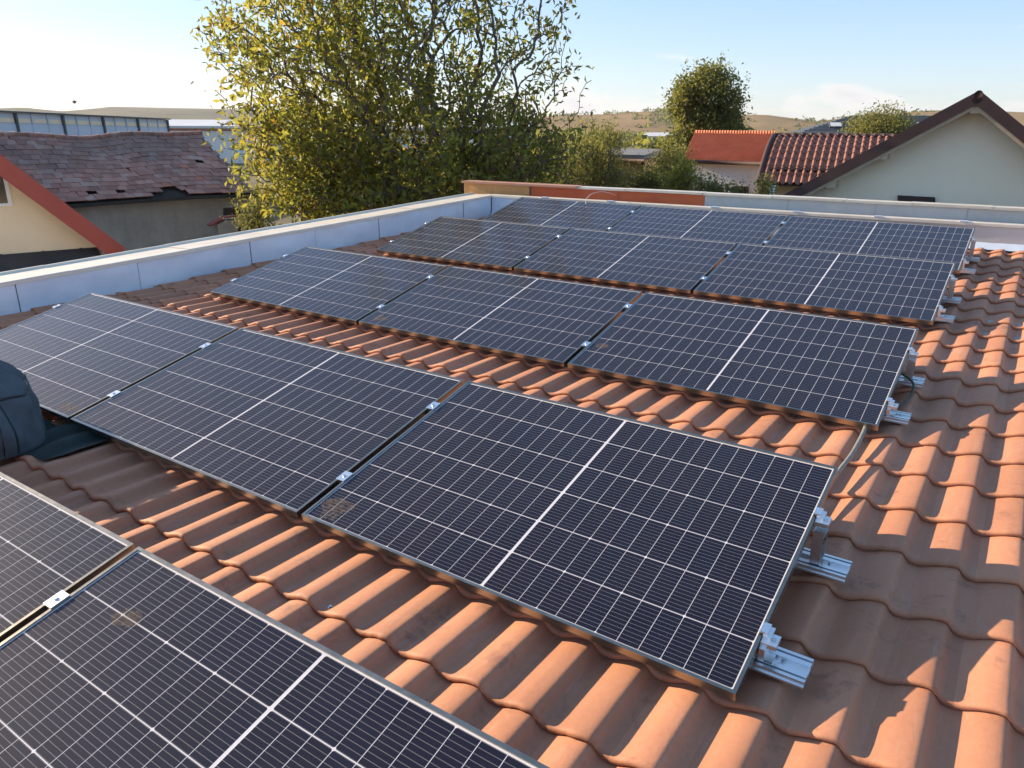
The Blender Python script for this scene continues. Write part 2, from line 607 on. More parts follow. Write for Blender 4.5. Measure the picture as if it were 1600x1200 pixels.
def mat_old_tile():
    m, nt, p = new_mat('weathered_clay_tile')
    pos = geo_pos(nt)
    oi = N_(nt, 'ShaderNodeObjectInfo')
    wn = N_(nt, 'ShaderNodeAttribute')
    wn.attribute_name = 'tone'
    rv = N_(nt, 'ShaderNodeMath', operation='ADD')
    nt.links.new(oi.outputs['Random'], rv.inputs[0])
    nt.links.new(wn.outputs['Fac'], rv.inputs[1])
    fr = N_(nt, 'ShaderNodeMath', operation='FRACT')
    nt.links.new(rv.outputs[0], fr.inputs[0])
    big = noise(nt, 0.55, 5, 0.65, pos, 0.3)
    base = ramp(nt, fr.outputs[0], [(0.0, (0.33, 0.155, 0.11)), (0.35, (0.45, 0.215, 0.155)), (0.7, (0.54, 0.275, 0.20)), (0.93, (0.50, 0.34, 0.27)), (1.0, (0.56, 0.20, 0.12))])
    dark = N_(nt, 'ShaderNodeMapRange')
    dark.inputs[1].default_value = 0.42
    dark.inputs[2].default_value = 0.62
    dark.inputs[4].default_value = 0.70
    nt.links.new(big, dark.inputs[0])
    col = mixc(nt, dark.outputs[0], base, (0.19, 0.13, 0.105))
    nt.links.new(col, p.inputs['Base Color'])
    p.inputs['Roughness'].default_value = 0.95
    return m
OLD_TILE = mat_old_tile()
RED_TILE = simple('red_clay_tile', (0.52, 0.155, 0.075), (0.62, 0.21, 0.105), 2.5, 0.75)
BROWN_TILE = simple('brown_red_tile', (0.27, 0.110, 0.072), (0.34, 0.150, 0.098), 3, 0.6)

def mat_leaf(name, stops, transl=0.55):
    m, nt, p = new_mat(name)
    at_ = N_(nt, 'ShaderNodeAttribute')
    at_.attribute_name = 'tone'
    col = ramp(nt, at_.outputs['Fac'], stops)
    nt.links.new(col, p.inputs['Base Color'])
    p.inputs['Roughness'].default_value = 0.55
    p.inputs['Specular IOR Level'].default_value = 0.35
    tl = N_(nt, 'ShaderNodeBsdfTranslucent')
    br = mixc(nt, 0.45, col, (0.46, 0.44, 0.07), 'MIX')
    nt.links.new(br, tl.inputs['Color'])
    ms = N_(nt, 'ShaderNodeMixShader')
    ms.inputs[0].default_value = transl
    nt.links.new(p.outputs[0], ms.inputs[1])
    nt.links.new(tl.outputs[0], ms.inputs[2])
    nt.links.new(ms.outputs[0], nt.nodes['Material Output'].inputs[0])
    return m
LEAF_WALNUT = mat_leaf('walnut_leaf', [(0.0, (0.085, 0.050, 0.045)), (0.16, (0.17, 0.092, 0.052)), (0.26, (0.125, 0.165, 0.036)),
                                        (0.55, (0.25, 0.275, 0.052)), (0.80, (0.34, 0.31, 0.045)), (0.95, (0.50, 0.36, 0.045)), (1.0, (0.52, 0.25, 0.04))])
LEAF_GREEN = mat_leaf('green_leaf', [(0.0, (0.055, 0.075, 0.028)), (0.5, (0.105, 0.130, 0.040)), (0.85, (0.18, 0.18, 0.055)), (1.0, (0.27, 0.19, 0.07))])
LEAF_PALE = mat_leaf('pale_leaf', [(0.0, (0.095, 0.115, 0.045)), (0.5, (0.175, 0.19, 0.070)), (1.0, (0.30, 0.26, 0.11))])
LEAF_DARK = mat_leaf('dark_leaf', [(0.0, (0.030, 0.044, 0.020)), (0.6, (0.058, 0.080, 0.030)), (1.0, (0.11, 0.115, 0.04))])

# ------------------------------------------------------------------ ground and far land
GZ = -4.2
def fbm(x, y, s=0):
    return (math.sin(x * 1.0 + s) * math.cos(y * 1.3 + s * 2) + 0.5 * math.sin(x * 2.3 + y * 1.7 + s * 3)
            + 0.25 * math.sin(x * 5.1 - y * 4.3 + s) + 0.13 * math.sin(x * 11.3 + y * 9.1 + 2 * s))

mb = MB()
mb.add([(-4200, -4200, GZ), (4200, -4200, GZ), (4200, 4200, GZ), (-4200, 4200, GZ)], [(0, 1, 2, 3)])
struct(obj('ground', mb, GROUND))

def mat_hill(name, c1, c2, c3, scale):
    m, nt, p = new_mat(name)
    pos = geo_pos(nt)
    a = noise(nt, scale, 6, 0.6, pos, 0.4)
    b = noise(nt, scale * 6, 5, 0.7, pos)
    col = ramp(nt, a, [(0.3, c1), (0.62, c2)])
    msk = N_(nt, 'ShaderNodeMapRange')
    msk.inputs[1].default_value = 0.60
    msk.inputs[2].default_value = 0.68
    nt.links.new(b, msk.inputs[0])
    col = mixc(nt, msk.outputs[0], col, c3)
    nt.links.new(col, p.inputs['Base Color'])
    p.inputs['Roughness'].default_value = 1.0
    p.inputs['Specular IOR Level'].default_value = 0.0
    return m

def hill(name, D, profile, depth, mat, seed, nu=90, nv=14):
    """ridge line given as (photo column, photo row) pairs, D metres away, falling towards the viewer"""
    us = np.array([p[0] for p in profile], float)
    vv = np.array([p[1] for p in profile], float)
    def fn(a, b):
        u = us[0] + (us[-1] - us[0]) * a
        top = at(u, np.interp(u, us, vv), D)
        zr = top[2]
        dirn = np.array([ray(u, 200)[0], ray(u, 200)[1]])
        dirn /= np.linalg.norm(dirn)
        t = (b - 0.5) * 2          # -1 near foot, 0 ridge, 1 behind
        prof = math.cos(t * math.pi / 2) ** 1.3
        rough = fbm(a * 17, b * 9, seed) * 0.05 * (1 - abs(t)) * (0 if abs(t) < 0.04 else 1)
        z = GZ - 2 + (zr - GZ + 2) * (prof + rough * (prof * (1 - prof) * 3))
        q = CAM[:2] + dirn * (D + t * depth)
        return (q[0], q[1], z)
    mb = MB().grid(fn, nu, nv)
    return struct(obj(name, mb, mat, smooth=True))

HILL_FAR = mat_hill('far_hill_grass', (0.10, 0.105, 0.075), (0.20, 0.18, 0.12), (0.05, 0.065, 0.04), 0.0022)
HILL_NEAR = mat_hill('dry_hill_grass', (0.20, 0.135, 0.070), (0.33, 0.225, 0.115), (0.075, 0.075, 0.042), 0.006)
hill('hill', 2600, [(-700, 186), (-300, 176), (-40, 172), (40, 168), (100, 174), (130, 172), (180, 167), (260, 169), (330, 170),
                    (420, 172), (520, 176), (640, 180), (760, 184), (900, 192), (980, 199)], 900, HILL_FAR, 1.3)
hill('hill', 1400, [(560, 199), (680, 190), (800, 185), (880, 180), (940, 179), (985, 176), (1030, 173), (1060, 176), (1110, 182), (1160, 180),
                    (1190, 179), (1230, 184), (1275, 189), (1340, 182), (1400, 177), (1450, 173), (1500, 172), (1600, 176), (1800, 184), (2300, 196)],
     520, HILL_NEAR, 4.1)

# ------------------------------------------------------------------ the roof we stand on
PR = 0.050180832          # roof pitch
PP = 0.2304155            # panel pitch
PW, PH, GAP = 1.762, 1.134, 0.0289
ROWS = {1: (1.7909, -1.7571, -0.0803), 2: (0, 0, 0), 3: (0, 2.1074, 0.0945), 4: (0, 4.1652, 0.2003), 5: (0, 5.9033, 0.3044)}
Sv = np.array([0, math.cos(PR), math.sin(PR)])
Nv = np.array([0, -math.sin(PR), math.cos(PR)])
def RP(x, s, n):
    return np.array([x, 0, 0]) + Sv * s + Nv * n

WAVE, STEP = 0.183, 0.350
CREST = -0.052          # crest height at a lip, under the reference plane
WH, LIP = 0.036, 0.019
PROF = [(0.34, 0.0), (0.39, 0.03), (0.45, 0.12), (0.52, 0.28), (0.60, 0.48), (0.68, 0.67), (0.76, 0.82), (0.84, 0.92), (0.91, 0.98), (0.97, 1.0), (1.015, 0.98),
        (1.045, 0.90), (1.075, 0.74), (1.11, 0.46), (1.15, 0.21), (1.20, 0.05), (1.26, 0.005), (1.34, 0.0)]
def tile_geo(var):
    """one pressed tile: local origin = notch of the crest at the lip; x along the row, y up the slope"""
    r = random.Random(50 + var)
    vv, ff = [], []
    j1, j2, j3 = (r.uniform(-1, 1) for _ in range(3))
    # (distance up the slope, share of the lip height): turned-under foot, rounded nose, flat pan
    lines = [(0.005, -0.12), (-0.002, 0.30), (0.0, 0.70), (0.005, 0.92), (0.015, 0.98), (0.07, None), (STEP * 0.55, None), (STEP + 0.008, -0.10)]
    for ys, lf in lines:
        for t, h in PROF:
            edge = min(1.0, (t - 0.34) / 0.12, (1.34 - t) / 0.12)
            wob = 0.0022 * edge * (j1 * math.sin(t * 9 + j2 * 3) + 0.5 * j3 * math.sin(t * 23))
            share = lf if lf is not None else max(1 - ys / STEP, 0)
            # the pan flares up a little where it is turned over the lip
            flare = {-0.12: 0.0, 0.30: 0.07, 0.70: 0.14, 0.92: 0.17, 0.98: 0.13}.get(lf, 0.03 if ys < 0.1 else 0.0)
            z = (h + (1 - h) * flare) * WH - WH - LIP + LIP * share
            y = ys
            if ys < 0.03:
                y += wob * 1.6
            if lf is None:
                z += wob * 0.7
            vv.append(((t - 1.0) * WAVE, y, z))
    n = len(PROF)
    for j in range(len(lines) - 1):
        for i in range(n - 1):
            ff.append((j * n + i, j * n + i + 1, (j + 1) * n + i + 1, (j + 1) * n + i))
    return vv, ff

roof_plate = MB()
roof_plate.box(-1.75, 9.6, -4.6, 7.9, -0.20, -0.125)
roof = obj('tiled_roof', roof_plate, UNDERLAY)
roof.rotation_euler = (PR, 0, 0)
struct(roof)

panel_rects = []
for k, (px, py, pz) in ROWS.items():
    for c in range(3):
        if k == 1 and c == 2:
            continue
        panel_rects.append((np.array([px + c * (PW + GAP), py, pz])))
PNv = np.array([0, -math.sin(PP), math.cos(PP)])
PYv = np.array([0, math.cos(PP), math.sin(PP)])
def hidden_by_panel(P):
    d = P - CAM
    for q in panel_rects:
        den = d @ PNv
        t = ((q - CAM) @ PNv) / den
        if 0 < t < 0.999:
            h = CAM + d * t - q
            if -0.01 < h[0] < PW + 0.01 and -0.01 < h @ PYv < PH + 0.01:
                return True
    return False

X0N, S0 = 5.602, 1.442
tiles = []
for j in range(-17, 21):
    s = S0 + STEP * j
    if s < -4.5 or s > 8.0:
        continue
    for i in range(-40, 22):
        x = X0N + WAVE * i
        if x < -1.5 or x > 9.4:
            continue
        if x < -0.60 - 0.0843 * (7.15 - s) or s > 7.02 + 0.0843 * (x + 0.53) + 0.02:
            continue
        vis = 0
        best = 0
        for (dx, ds) in ((-0.03, 0.06), (-0.1, 0.2), (0.03, 0.28), (0.0, 0.02)):
            P = RP(x + dx, s + ds, CREST - 0.02)
            u, v, z = pixel(P)
            if z > 0 and -12 < u < 1612 and -12 < v < 1212 and not hidden_by_panel(P):
                vis = 1
                best = max(best, 1 / z)
        tiles.append((best if vis else 0.0, x, s))
tiles.sort(key=lambda t: -t[0])
tile_meshes = []
for var in range(5):
    vv, ff = tile_geo(var)
    tile_meshes.append(MB().add(vv, ff).mesh('roof_tile', TILE, True))
rest = MB()
for n, (b, x, s) in enumerate(tiles):
    if n < 300 and b > 0:
        o = bpy.data.objects.new('roof_tile', tile_meshes[rnd.randrange(5)])
        COL.objects.link(o)
        o.parent = roof
        o.location = (x, s, CREST)
    else:
        vv, ff = tile_geo(rnd.randrange(5))
        rest.add([(p[0] + x, p[1] + s, p[2] + CREST) for p in vv], ff)
o = obj('roof_tile_field', rest, TILE, roof, True, local=True)
o['kind'] = 'stuff'

# roofing screws with rubber washers on a few lips
def screw_mesh():
    mb = MB()
    mb.tube([(0, 0, -0.004), (0, 0, 0.003)], 0.009, 10)
    mb.tube([(0, 0, 0.003), (0, 0, 0.009)], 0.0055, 6)
    return mb.mesh('roof_screw', STEEL)
sm = screw_mesh()
for (i, j) in ((-9, -5), (-1, -5), (1, -4), (-2, 1), (2, 2), (-16, 0)):
    o = bpy.data.objects.new('roof_screw', sm)
    COL.objects.link(o)
    o.parent = roof
    o.location = (X0N + WAVE * i + 0.072, S0 + STEP * j + 0.035, CREST - WH + 0.001)

# house body under the roof
hb = MB()
hb.box(-1.62, 9.5, -4.5, 7.0, GZ, -0.42)
tag(obj('house_body', hb, GREY_CREAM), 'pale rendered walls of the house under the panelled roof', 'building')

# ------------------------------------------------------------------ solar panels
ML = 0.0155                      # border between frame edge and first cell
CGAP, RGAP, MIDGAP = 0.0021, 0.0028, 0.0095
cw = (PW - 2 * ML - MIDGAP) / 24.0
ch = (PH - 2 * ML) / 6.0
def cell_mesh(kind):
    hx, hy = (cw - CGAP) / 2, (ch - RGAP) / 2
    c = 0.0045
    poly = []
    if kind == 'l':
        poly = [(-hx + c, -hy), (hx, -hy), (hx, hy), (-hx + c, hy), (-hx, hy - c), (-hx, -hy + c)]
    elif kind == 'r':
        poly = [(-hx, -hy), (hx - c, -hy), (hx, -hy + c), (hx, hy - c), (hx - c, hy), (-hx, hy)]
    else:
        poly = [(-hx, -hy), (hx, -hy), (hx, hy), (-hx, hy)]
    return MB().prism([(p[0], p[1], -0.00012) for p in poly], (0, 0, 0.0001)).mesh('cell', CELL)
cell_meshes = {k: cell_mesh(k) for k in 'lmr'}
def frame_mesh():
    mb = MB()
    w, h, t = 0.0115, 0.030, 0.0
    # top lip and outer wall, four mitred bars butted end to end
    mb.box(0, PW, 0, w, -h, 0)
    mb.box(0, PW, PH - w, PH, -h, 0)
    mb.box(0, w, w, PH - w, -h, 0)
    mb.box(PW - w, PW, w, PH - w, -h, 0)
    # inner foot flange
    mb.box(w, PW - w, w, w + 0.022, -h, -h + 0.002)
    mb.box(w, PW - w, PH - w - 0.022, PH - w, -h, -h + 0.002)
    return mb.mesh('frame', ALU_FRAME)
frame_me = frame_mesh()
back_me = MB().box(0.011, PW - 0.011, 0.011, PH - 0.011, -0.0085, -0.0052).mesh('backsheet', WHITE_BACK)
glass_mb = MB().box(0.0113, PW - 0.0113, 0.0113, PH - 0.0113, -0.0038, -0.0016)
glass_mb.f.pop(0)                # the underside is bonded to the cells
glass_me = glass_mb.mesh('glass', GLASS)
jb_me = MB().box(PW / 2 - 0.06, PW / 2 + 0.06, PH - 0.12, PH - 0.04, -0.026, -0.0086).mesh('junction_box', BLACK_PLASTIC)

ROWNAME = {1: 'front row at the bottom', 2: 'second row from the bottom', 3: 'middle row of the five',
           4: 'fourth row, second from the far wall', 5: 'farthest row against the far wall'}
COLNAME = {0: 'left panel', 1: 'middle panel', 2: 'right end panel'}
panels = {}
for k, (px, py, pz) in ROWS.items():
    for c in range(3):
        if k == 1:
            if c == 2:
                continue
            nm = ['left of the two solar panels', 'right of the two solar panels'][c]
            lab = 'dark %s in the %s' % (nm, ROWNAME[k])
        else:
            lab = 'dark framed solar panel, %s of the %s' % (COLNAME[c], ROWNAME[k])
        t = thing('solar_panel', lab, 'solar panel', (px + c * (PW + GAP), py, pz), (PP, 0, 0), 'solar panels mounted in tilted rows')
        panels[(k, c)] = t
        for nm, me in (('frame', frame_me), ('backsheet', back_me), ('glass', glass_me), ('junction_box', jb_me)):
            o = bpy.data.objects.new(nm, me)
            COL.objects.link(o)
            o.parent = t
        for r in range(6):
            for q in range(24):
                o = bpy.data.objects.new('cell', cell_meshes['lmr'[q % 3]])
                x = ML + cw * (q + 0.5) + (MIDGAP if q >= 12 else 0)
                o.location = (x, ML + ch * (r + 0.5), -0.0050)
                COL.objects.link(o)
                o.parent = t

# dried mud smears on some panels (thin irregular film lying on the glass)
def smear(k, c, x, y, rx, ry, seed):
    r = random.Random(seed)
    ring = []
    for a in range(14):
        an = 2 * math.pi * a / 14
        q = 0.6 + 0.5 * r.random()
        ring.append((x + rx * q * math.cos(an), y + ry * q * math.sin(an), -0.0012))
    mb = MB().add(ring, [tuple(range(14))])
    o = obj('dirt_smear', mb, DIRT, panels[(k, c)], local=True)
for a in ((2, 2, 0.10, 0.09, 0.085, 0.075, 1), (3, 1, 0.13, 0.10, 0.07, 0.05, 2), (3, 2, 0.10, 0.28, 0.05, 0.05, 4), (1, 1, 0.26, 0.93, 0.06, 0.035, 5), (2, 0, 1.64, 0.07, 0.09, 0.04, 6)):
    smear(*a)

# ------------------------------------------------------------------ mounting hardware
RNICK = {1: 'the front row', 2: 'the second row', 3: 'the middle row', 4: 'the fourth row', 5: 'the farthest row'}
clamp_me = MB().box(-0.0225, 0.0225, -0.030, 0.030, 0.0008, 0.0048).box(-0.012, 0.012, -0.030, 0.030, -0.034, 0.0008).mesh('clamp_plate', ALU_RAIL)
bolt_me = MB().tube([(0, 0, 0.0048), (0, 0, 0.0095)], 0.0065, 6).mesh('bolt', STEEL)
for k, (px, py, pz) in ROWS.items():
    for gi in range(2):
        if k == 1 and gi == 1:
            continue
        for (fb, yy) in (('lower', 0.262), ('upper', 0.868)):
            x = px + (gi + 1) * (PW + GAP) - GAP / 2
            P = np.array([x, py, pz]) + PYv * yy
            u, v, z = pixel(P)
            if v > 1230 or u < -20:
                continue
            side = '' if k == 1 else ('left ' if gi == 0 else 'right ')
            t = thing('mid_clamp', 'small aluminium %s clamp in the %sgap between panels of %s' % (fb, side, RNICK[k]), 'clamp', P, (PP, 0, 0), 'clamps between neighbouring panels')
            for nm, me in (('clamp_plate', clamp_me), ('bolt', bolt_me)):
                o = bpy.data.objects.new(nm, me)
                COL.objects.link(o)
                o.parent = t

def mount(k, yy, where):
    """aluminium mini rail on the tiles with its end clamp, at the right end of a row"""
    px, py, pz = ROWS[k]
    s0 = (py * math.cos(PR) + pz * math.sin(PR)) + yy * math.cos(PP - PR)
    nfr = (-py * math.sin(PR) + pz * math.cos(PR)) + yy * math.sin(PP - PR)   # panel top here
    xe = px + 3 * PW + 2 * GAP if k != 1 else px + 2 * PW + GAP
    lab = 'bare aluminium mounting rail jutting out at the %s right corner of %s' % (where, RNICK[k])
    t = thing('mounting_rail', lab, 'rail', RP(xe, s0, CREST), (PR, 0, 0), 'rails jutting out at the right ends of the rows')
    L = {2: 0.135, 3: 0.105, 4: 0.105, 5: 0.105}.get(k, 0.12) + (0.006 if where == 'front' else -0.004)
    mb = MB()
    hw = 0.056
    mb.box(-0.26, L, -hw, hw, 0.001, 0.016)
    for yb in (-0.050, -0.026, 0.026, 0.050):
        w = 0.006 if abs(yb) > 0.03 else 0.009
        mb.box(-0.26, L, yb - w, yb + w, 0.016, 0.026)
    mb.box(-0.26, L, -hw - 0.006, -hw, 0.006, 0.012)
    mb.box(-0.26, L, hw, hw + 0.006, 0.006, 0.012)
    rail = obj('rail', mb, ALU_RAIL, t, local=True)
    for (bx, by) in ((0.066, 0.012), (0.060, -0.014)):
        b = MB().tube([(bx, by, 0.016), (bx, by, 0.0215)], 0.008, 6)
        b.tube([(bx, by, 0.0215), (bx, by, 0.026)], 0.0045, 6)
        obj('screw', b, STEEL, rail, local=True)
    top = nfr - CREST                    # panel top above the crest plane
    up = MB()
    z1 = top - 0.010
    if where == 'front':
        up.box(0.003, 0.020, -0.040, 0.012, 0.026, z1 - 0.012)
        up.box(0.020, 0.044, -0.034, 0.006, 0.026, 0.034)
    else:
        # open channel: two cheeks, a web and a cross strap
        up.box(0.004, 0.040, -0.036, -0.033, 0.026, z1 - 0.030)
        up.box(0.004, 0.040, 0.033, 0.036, 0.026, z1)
        up.box(0.004, 0.0065, -0.033, 0.033, z1 * 0.72, z1 - 0.02)
        up.box(0.0065, 0.040, -0.033, 0.033, z1 * 0.72, z1 * 0.72 + 0.003)
        up.box(0.004, 0.040, -0.033, 0.033, 0.026, 0.030)
    upo = obj('upright', up, ALU_RAIL, t, local=True)
    cl = MB()
    cl.box(0.002, 0.048, -0.028, 0.028, z1 - 0.012, z1 + 0.002)
    cl.box(0.002, 0.026, -0.010, 0.044, z1 + 0.002, z1 + 0.012)
    cl.box(-0.010, 0.014, -0.004, 0.044, top + 0.006, top + 0.011)
    cl.box(0.002, 0.014, -0.004, 0.044, z1 + 0.012, top + 0.006)
    clo = obj('end_clamp', cl, ALU_RAIL, t, local=True)
    b = MB().tube([(0.034, 0.0, z1 + 0.002), (0.034, 0.0, z1 + 0.008)], 0.0065, 6)
    obj('bolt', b, STEEL, clo, local=True)
    if where == 'rear' and k in (2, 3):
        pts = [(0.028 + 0.004 * math.sin(a * 0.7), 0.0 + 0.030 * math.cos(a), 0.068 + 0.034 * math.sin(a)) for a in np.linspace(0.4, 6.0, 22)]
        obj('cable_loop', MB().tube(pts, 0.0055, 6), BLACK_PLASTIC, t, True, local=True)
for k in (2, 3, 4, 5):
    mount(k, 0.235, 'front')
    mount(k, 0.825, 'rear')

# left ends: small end clamps only
for k in (2, 3, 4):
    px, py, pz = ROWS[k]
    for (fb, yy) in (('lower', 0.262), ('upper', 0.868)):
        P = np.array([px, py, pz]) + PYv * yy
        if pixel(P)[0] < -5:
            continue
        t = thing('end_clamp', 'small aluminium %s end clamp on the left edge of %s' % (fb, RNICK[k]), 'clamp', P, (PP, 0, 0), 'clamps on the left panel edges')
        mb = MB().box(-0.026, 0.010, -0.026, 0.026, 0.0008, 0.0045).box(-0.026, -0.001, -0.026, 0.026, -0.045, 0.0008)
        obj('clamp_plate', mb, ALU_RAIL, t, local=True)
        obj('bolt', MB().tube([(-0.013, 0, 0.0045), (-0.013, 0, 0.009)], 0.0055, 6), STEEL, t, local=True)
# black legs carrying the left ends, under the panel
# conduit running between the rows, and the cable at the middle row
def smooth_path(pts, n=6):
    P = [np.asarray(p, float) for p in pts]
    out = []
    for i in range(len(P) - 1):
        p0, p1, p2, p3 = P[max(i - 1, 0)], P[i], P[i + 1], P[min(i + 2, len(P) - 1)]
        for q in range(n):
            t = q / n
            out.append(0.5 * ((2 * p1) + (-p0 + p2) * t + (2 * p0 - 5 * p1 + 4 * p2 - p3) * t * t + (-p0 + 3 * p1 - 3 * p2 + p3) * t ** 3))
    out.append(P[-1])
    return out
pts = smooth_path([RP(5.20, 2.55, -0.045), RP(5.26, 2.30, -0.038), RP(5.288, 2.10, -0.036), RP(5.292, 1.80, -0.038), RP(5.280, 1.58, -0.036), RP(5.268, 1.36, -0.036), RP(5.25, 1.10, -0.04), RP(5.2, 0.95, -0.05)])
tag(obj('conduit', MB().tube(pts, 0.0105, 10), GREY_CABLE, smooth=True), 'grey plastic conduit lying across the tiles between second and middle row', 'conduit')
pts = smooth_path([RP(5.33, 2.78, 0.05), RP(5.405, 2.74, 0.02), RP(5.415, 2.66, -0.02), RP(5.39, 2.52, -0.035), RP(5.34, 2.42, -0.03), RP(5.27, 2.30, -0.02)])
tag(obj('cable', MB().tube(pts, 0.0065, 8), GREEN_CABLE, smooth=True), 'dark green cable looping out under the right end of the middle row', 'cable')

# ------------------------------------------------------------------ parapet walls
def frange(a, b, st):
    out = []
    while a < b - 1e-6:
        out.append(a)
        a += st
    return out

def inner_x(y):
    return -0.52 - 0.0843 * (7.15 - y)
def ltop(y):
    return 0.2345 + 0.0517 * (y - 0.914)
Ldir = np.array([0.0843, 1, 0]) / math.hypot(0.0843, 1)
Lout = np.array([-1, 0.0843, 0]) / math.hypot(0.0843, 1)
lp = thing('parapet_wall', 'low parapet along the left roof edge clad in galvanised sheet with painted-in blue sky reflection', 'wall', (inner_x(0) - 0.25, 0, -0.1))
core = MB()
ys = [-4.6, 0, 3.5, 7.2]
a = [(inner_x(y) - 0.016, y) for y in ys]
for i in range(3):
    (xa, ya), (xb, yb) = a[i], a[i + 1]
    core.add([(xa, ya, -0.45), (xb, yb, -0.45), (xb - 0.42, yb, -0.45), (xa - 0.42, ya, -0.45),
              (xa, ya, ltop(ya) - 0.040), (xb, yb, ltop(yb) - 0.040), (xb - 0.42, yb, ltop(yb) - 0.040), (xa - 0.42, ya, ltop(ya) - 0.040)],
             [(0, 1, 5, 4), (2, 3, 7, 6), (4, 5, 6, 7), (0, 4, 7, 3), (1, 2, 6, 5)])
obj('masonry_core', core, PLASTER, lp)
r = random.Random(3)
yb = [-4.6, -3.5, -2.35, -1.2, -0.1, 1.02, 2.03, 3.20, 4.02, 4.95, 5.85, 6.45, 7.02]
for i in range(len(yb) - 1):
    y0, y1 = yb[i], yb[i + 1] - 0.006
    off = 0.0040 if i % 2 else 0.0
    sd = r.uniform(0, 9)
    def fn(a, b, y0=y0, y1=y1, off=off, sd=sd):
        y = y0 + (y1 - y0) * a
        z0, z1 = y * math.tan(PR) - 0.105, ltop(y) - 0.004
        wob = 0.010 * math.sin(math.pi * a) * math.sin(math.pi * b) * fbm(a * 4 + sd, b * 2, sd)
        return (inner_x(y) + off + wob + 0.002, y, z0 + (z1 - z0) * b)
    obj('sheet', MB().grid(fn, 10, 5), GALV_SKYBLUE, lp, True)
yc = [-4.6, -2.9, -1.0, 0.45, 1.42, 2.55, 3.75, 5.6, 7.16]
for i in range(len(yc) - 1):
    y0, y1 = yc[i], yc[i + 1] + (0.02 if i < len(yc) - 2 else 0)
    off = 0.003 if i % 2 else 0.0
    # cross section of the cap: drip edge, top, raised outer bead, outer skirt
    sec = [(0.012, -0.030), (0.010, -0.002), (0.0, 0.002), (-0.42, -0.016), (-0.425, 0.004), (-0.445, 0.004), (-0.455, -0.014), (-0.50, -0.050), (-0.502, -0.08)]
    n = len(sec)
    vv, ff = [], []
    m_ = 8
    for q in range(m_ + 1):
        y = y0 + (y1 - y0) * q / m_
        for (dx, dz) in sec:
            w = 0.002 * fbm(y * 3, dx * 7, i) if -0.4 < dx < -0.01 else 0
            vv.append((inner_x(y) + dx, y, ltop(y) + dz + off + w))
    for q in range(m_):
        for e in range(n - 1):
            ff.append((q * n + e, q * n + e + 1, (q + 1) * n + e + 1, (q + 1) * n + e))
    obj('cap_sheet', MB().add(vv, ff), GALV_CAP, lp)

# far parapet, square to the left one; built in its own frame: x along the wall, y away from us
FROT = (0, 0, math.atan(0.0843))
fz = 0.560
fp = thing('parapet_wall', 'low pale sheet-metal parapet right behind the farthest panel row', 'wall', (-0.53, 7.03, 0), FROT)
def fobj(name, mb, mat, parent, smooth=False, label=None):
    return obj(name, mb, mat, parent, smooth, label, local=True)
fobj('masonry_core', MB().box(0.0, 10.1, 0.012, 0.10, -0.3, fz - 0.012), PLASTER, fp)
xb = [0.012, 1.25, 2.28, 3.33, 4.38, 5.43, 6.45, 7.8, 9.0, 10.1]
for i in range(len(xb) - 1):
    x0, x1 = xb[i], xb[i + 1] - 0.005
    off = 0.003 if i % 2 else 0
    def fn(a, b, x0=x0, x1=x1, off=off, i=i):
        x = x0 + (x1 - x0) * a
        w = 0.008 * math.sin(math.pi * a) * math.sin(math.pi * b) * fbm(a * 4 + i, b * 2, i)
        return (x, -off - w - 0.002, 0.20 + (fz - 0.204) * b)
    fobj('sheet', MB().grid(fn, 8, 4), ZINC_GREY if i > 0 else GALV_SKYBLUE, fp, True)
xc = [-0.03, 0.83, 1.78, 3.13, 4.08, 4.93, 5.75, 7.1, 8.6, 10.1]
for i in range(len(xc) - 1):
    x0, x1 = xc[i], xc[i + 1] + (0.03 if i < len(xc) - 2 else 0)
    o_ = 0.003 if i % 2 else 0
    sec = [(-0.020 - o_, -0.026), (-0.018 - o_, 0.0 + o_), (0.0, 0.004 + o_), (0.105, 0.004 + o_), (0.112, -0.03)]
    vv = [(x, dy, fz + dz) for x in (x0, x1) for (dy, dz) in sec]
    n = len(sec)
    fobj('cap_sheet', MB().add(vv, [(e, n + e, n + e + 1, e + 1) for e in range(n - 1)]), GALV_CAP, fp)
    if 0 < i:      # little folded clip where two cap sheets lap
        fobj('lap_clip', MB().box(x0 - 0.035, x0 + 0.045, -0.026, 0.03, fz + 0.0045, fz + 0.016), GALV_SKYBLUE, fp)
def fn(a, b):
    x = 0.02 + 10.0 * a
    z0 = (7.03 + 0.0843 * x) * math.tan(PR) - 0.075
    return (x, -0.006 - 0.060 * (1 - b), z0 + 0.065 * b)
fobj('base_flashing', MB().grid(fn, 20, 2), GALV_SKYBLUE, fp)

# higher wall of the neighbouring block behind it
bz = 0.690
bw = thing('boundary_wall', 'higher wall behind the far parapet, orange sheets at left and grey sheets at right', 'wall', (-0.53, 7.03, 0), FROT)
YB = 0.30
fobj('masonry_core', MB().box(-0.60, 10.2, YB + 0.012, YB + 0.15, GZ, bz - 0.012), PLASTER, bw)
segs = [(-0.605, 0.46, ORANGE_TAN, 0.004), (0.46, 1.15, ORANGE_RED, -0.006), (1.15, 1.78, ORANGE_RED, -0.003), (1.78, 2.33, ORANGE_RED, -0.006), (2.33, 2.93, ORANGE_RED, -0.003),
        (2.93, 3.93, ZINC_GREY, 0.0), (3.93, 4.88, ZINC_GREY, -0.003), (4.88, 5.78, ZINC_GREY, 0.0), (5.78, 6.9, ZINC_GREY, -0.003), (6.9, 8.4, ZINC_GREY, 0.0), (8.4, 10.2, ZINC_GREY, -0.003)]
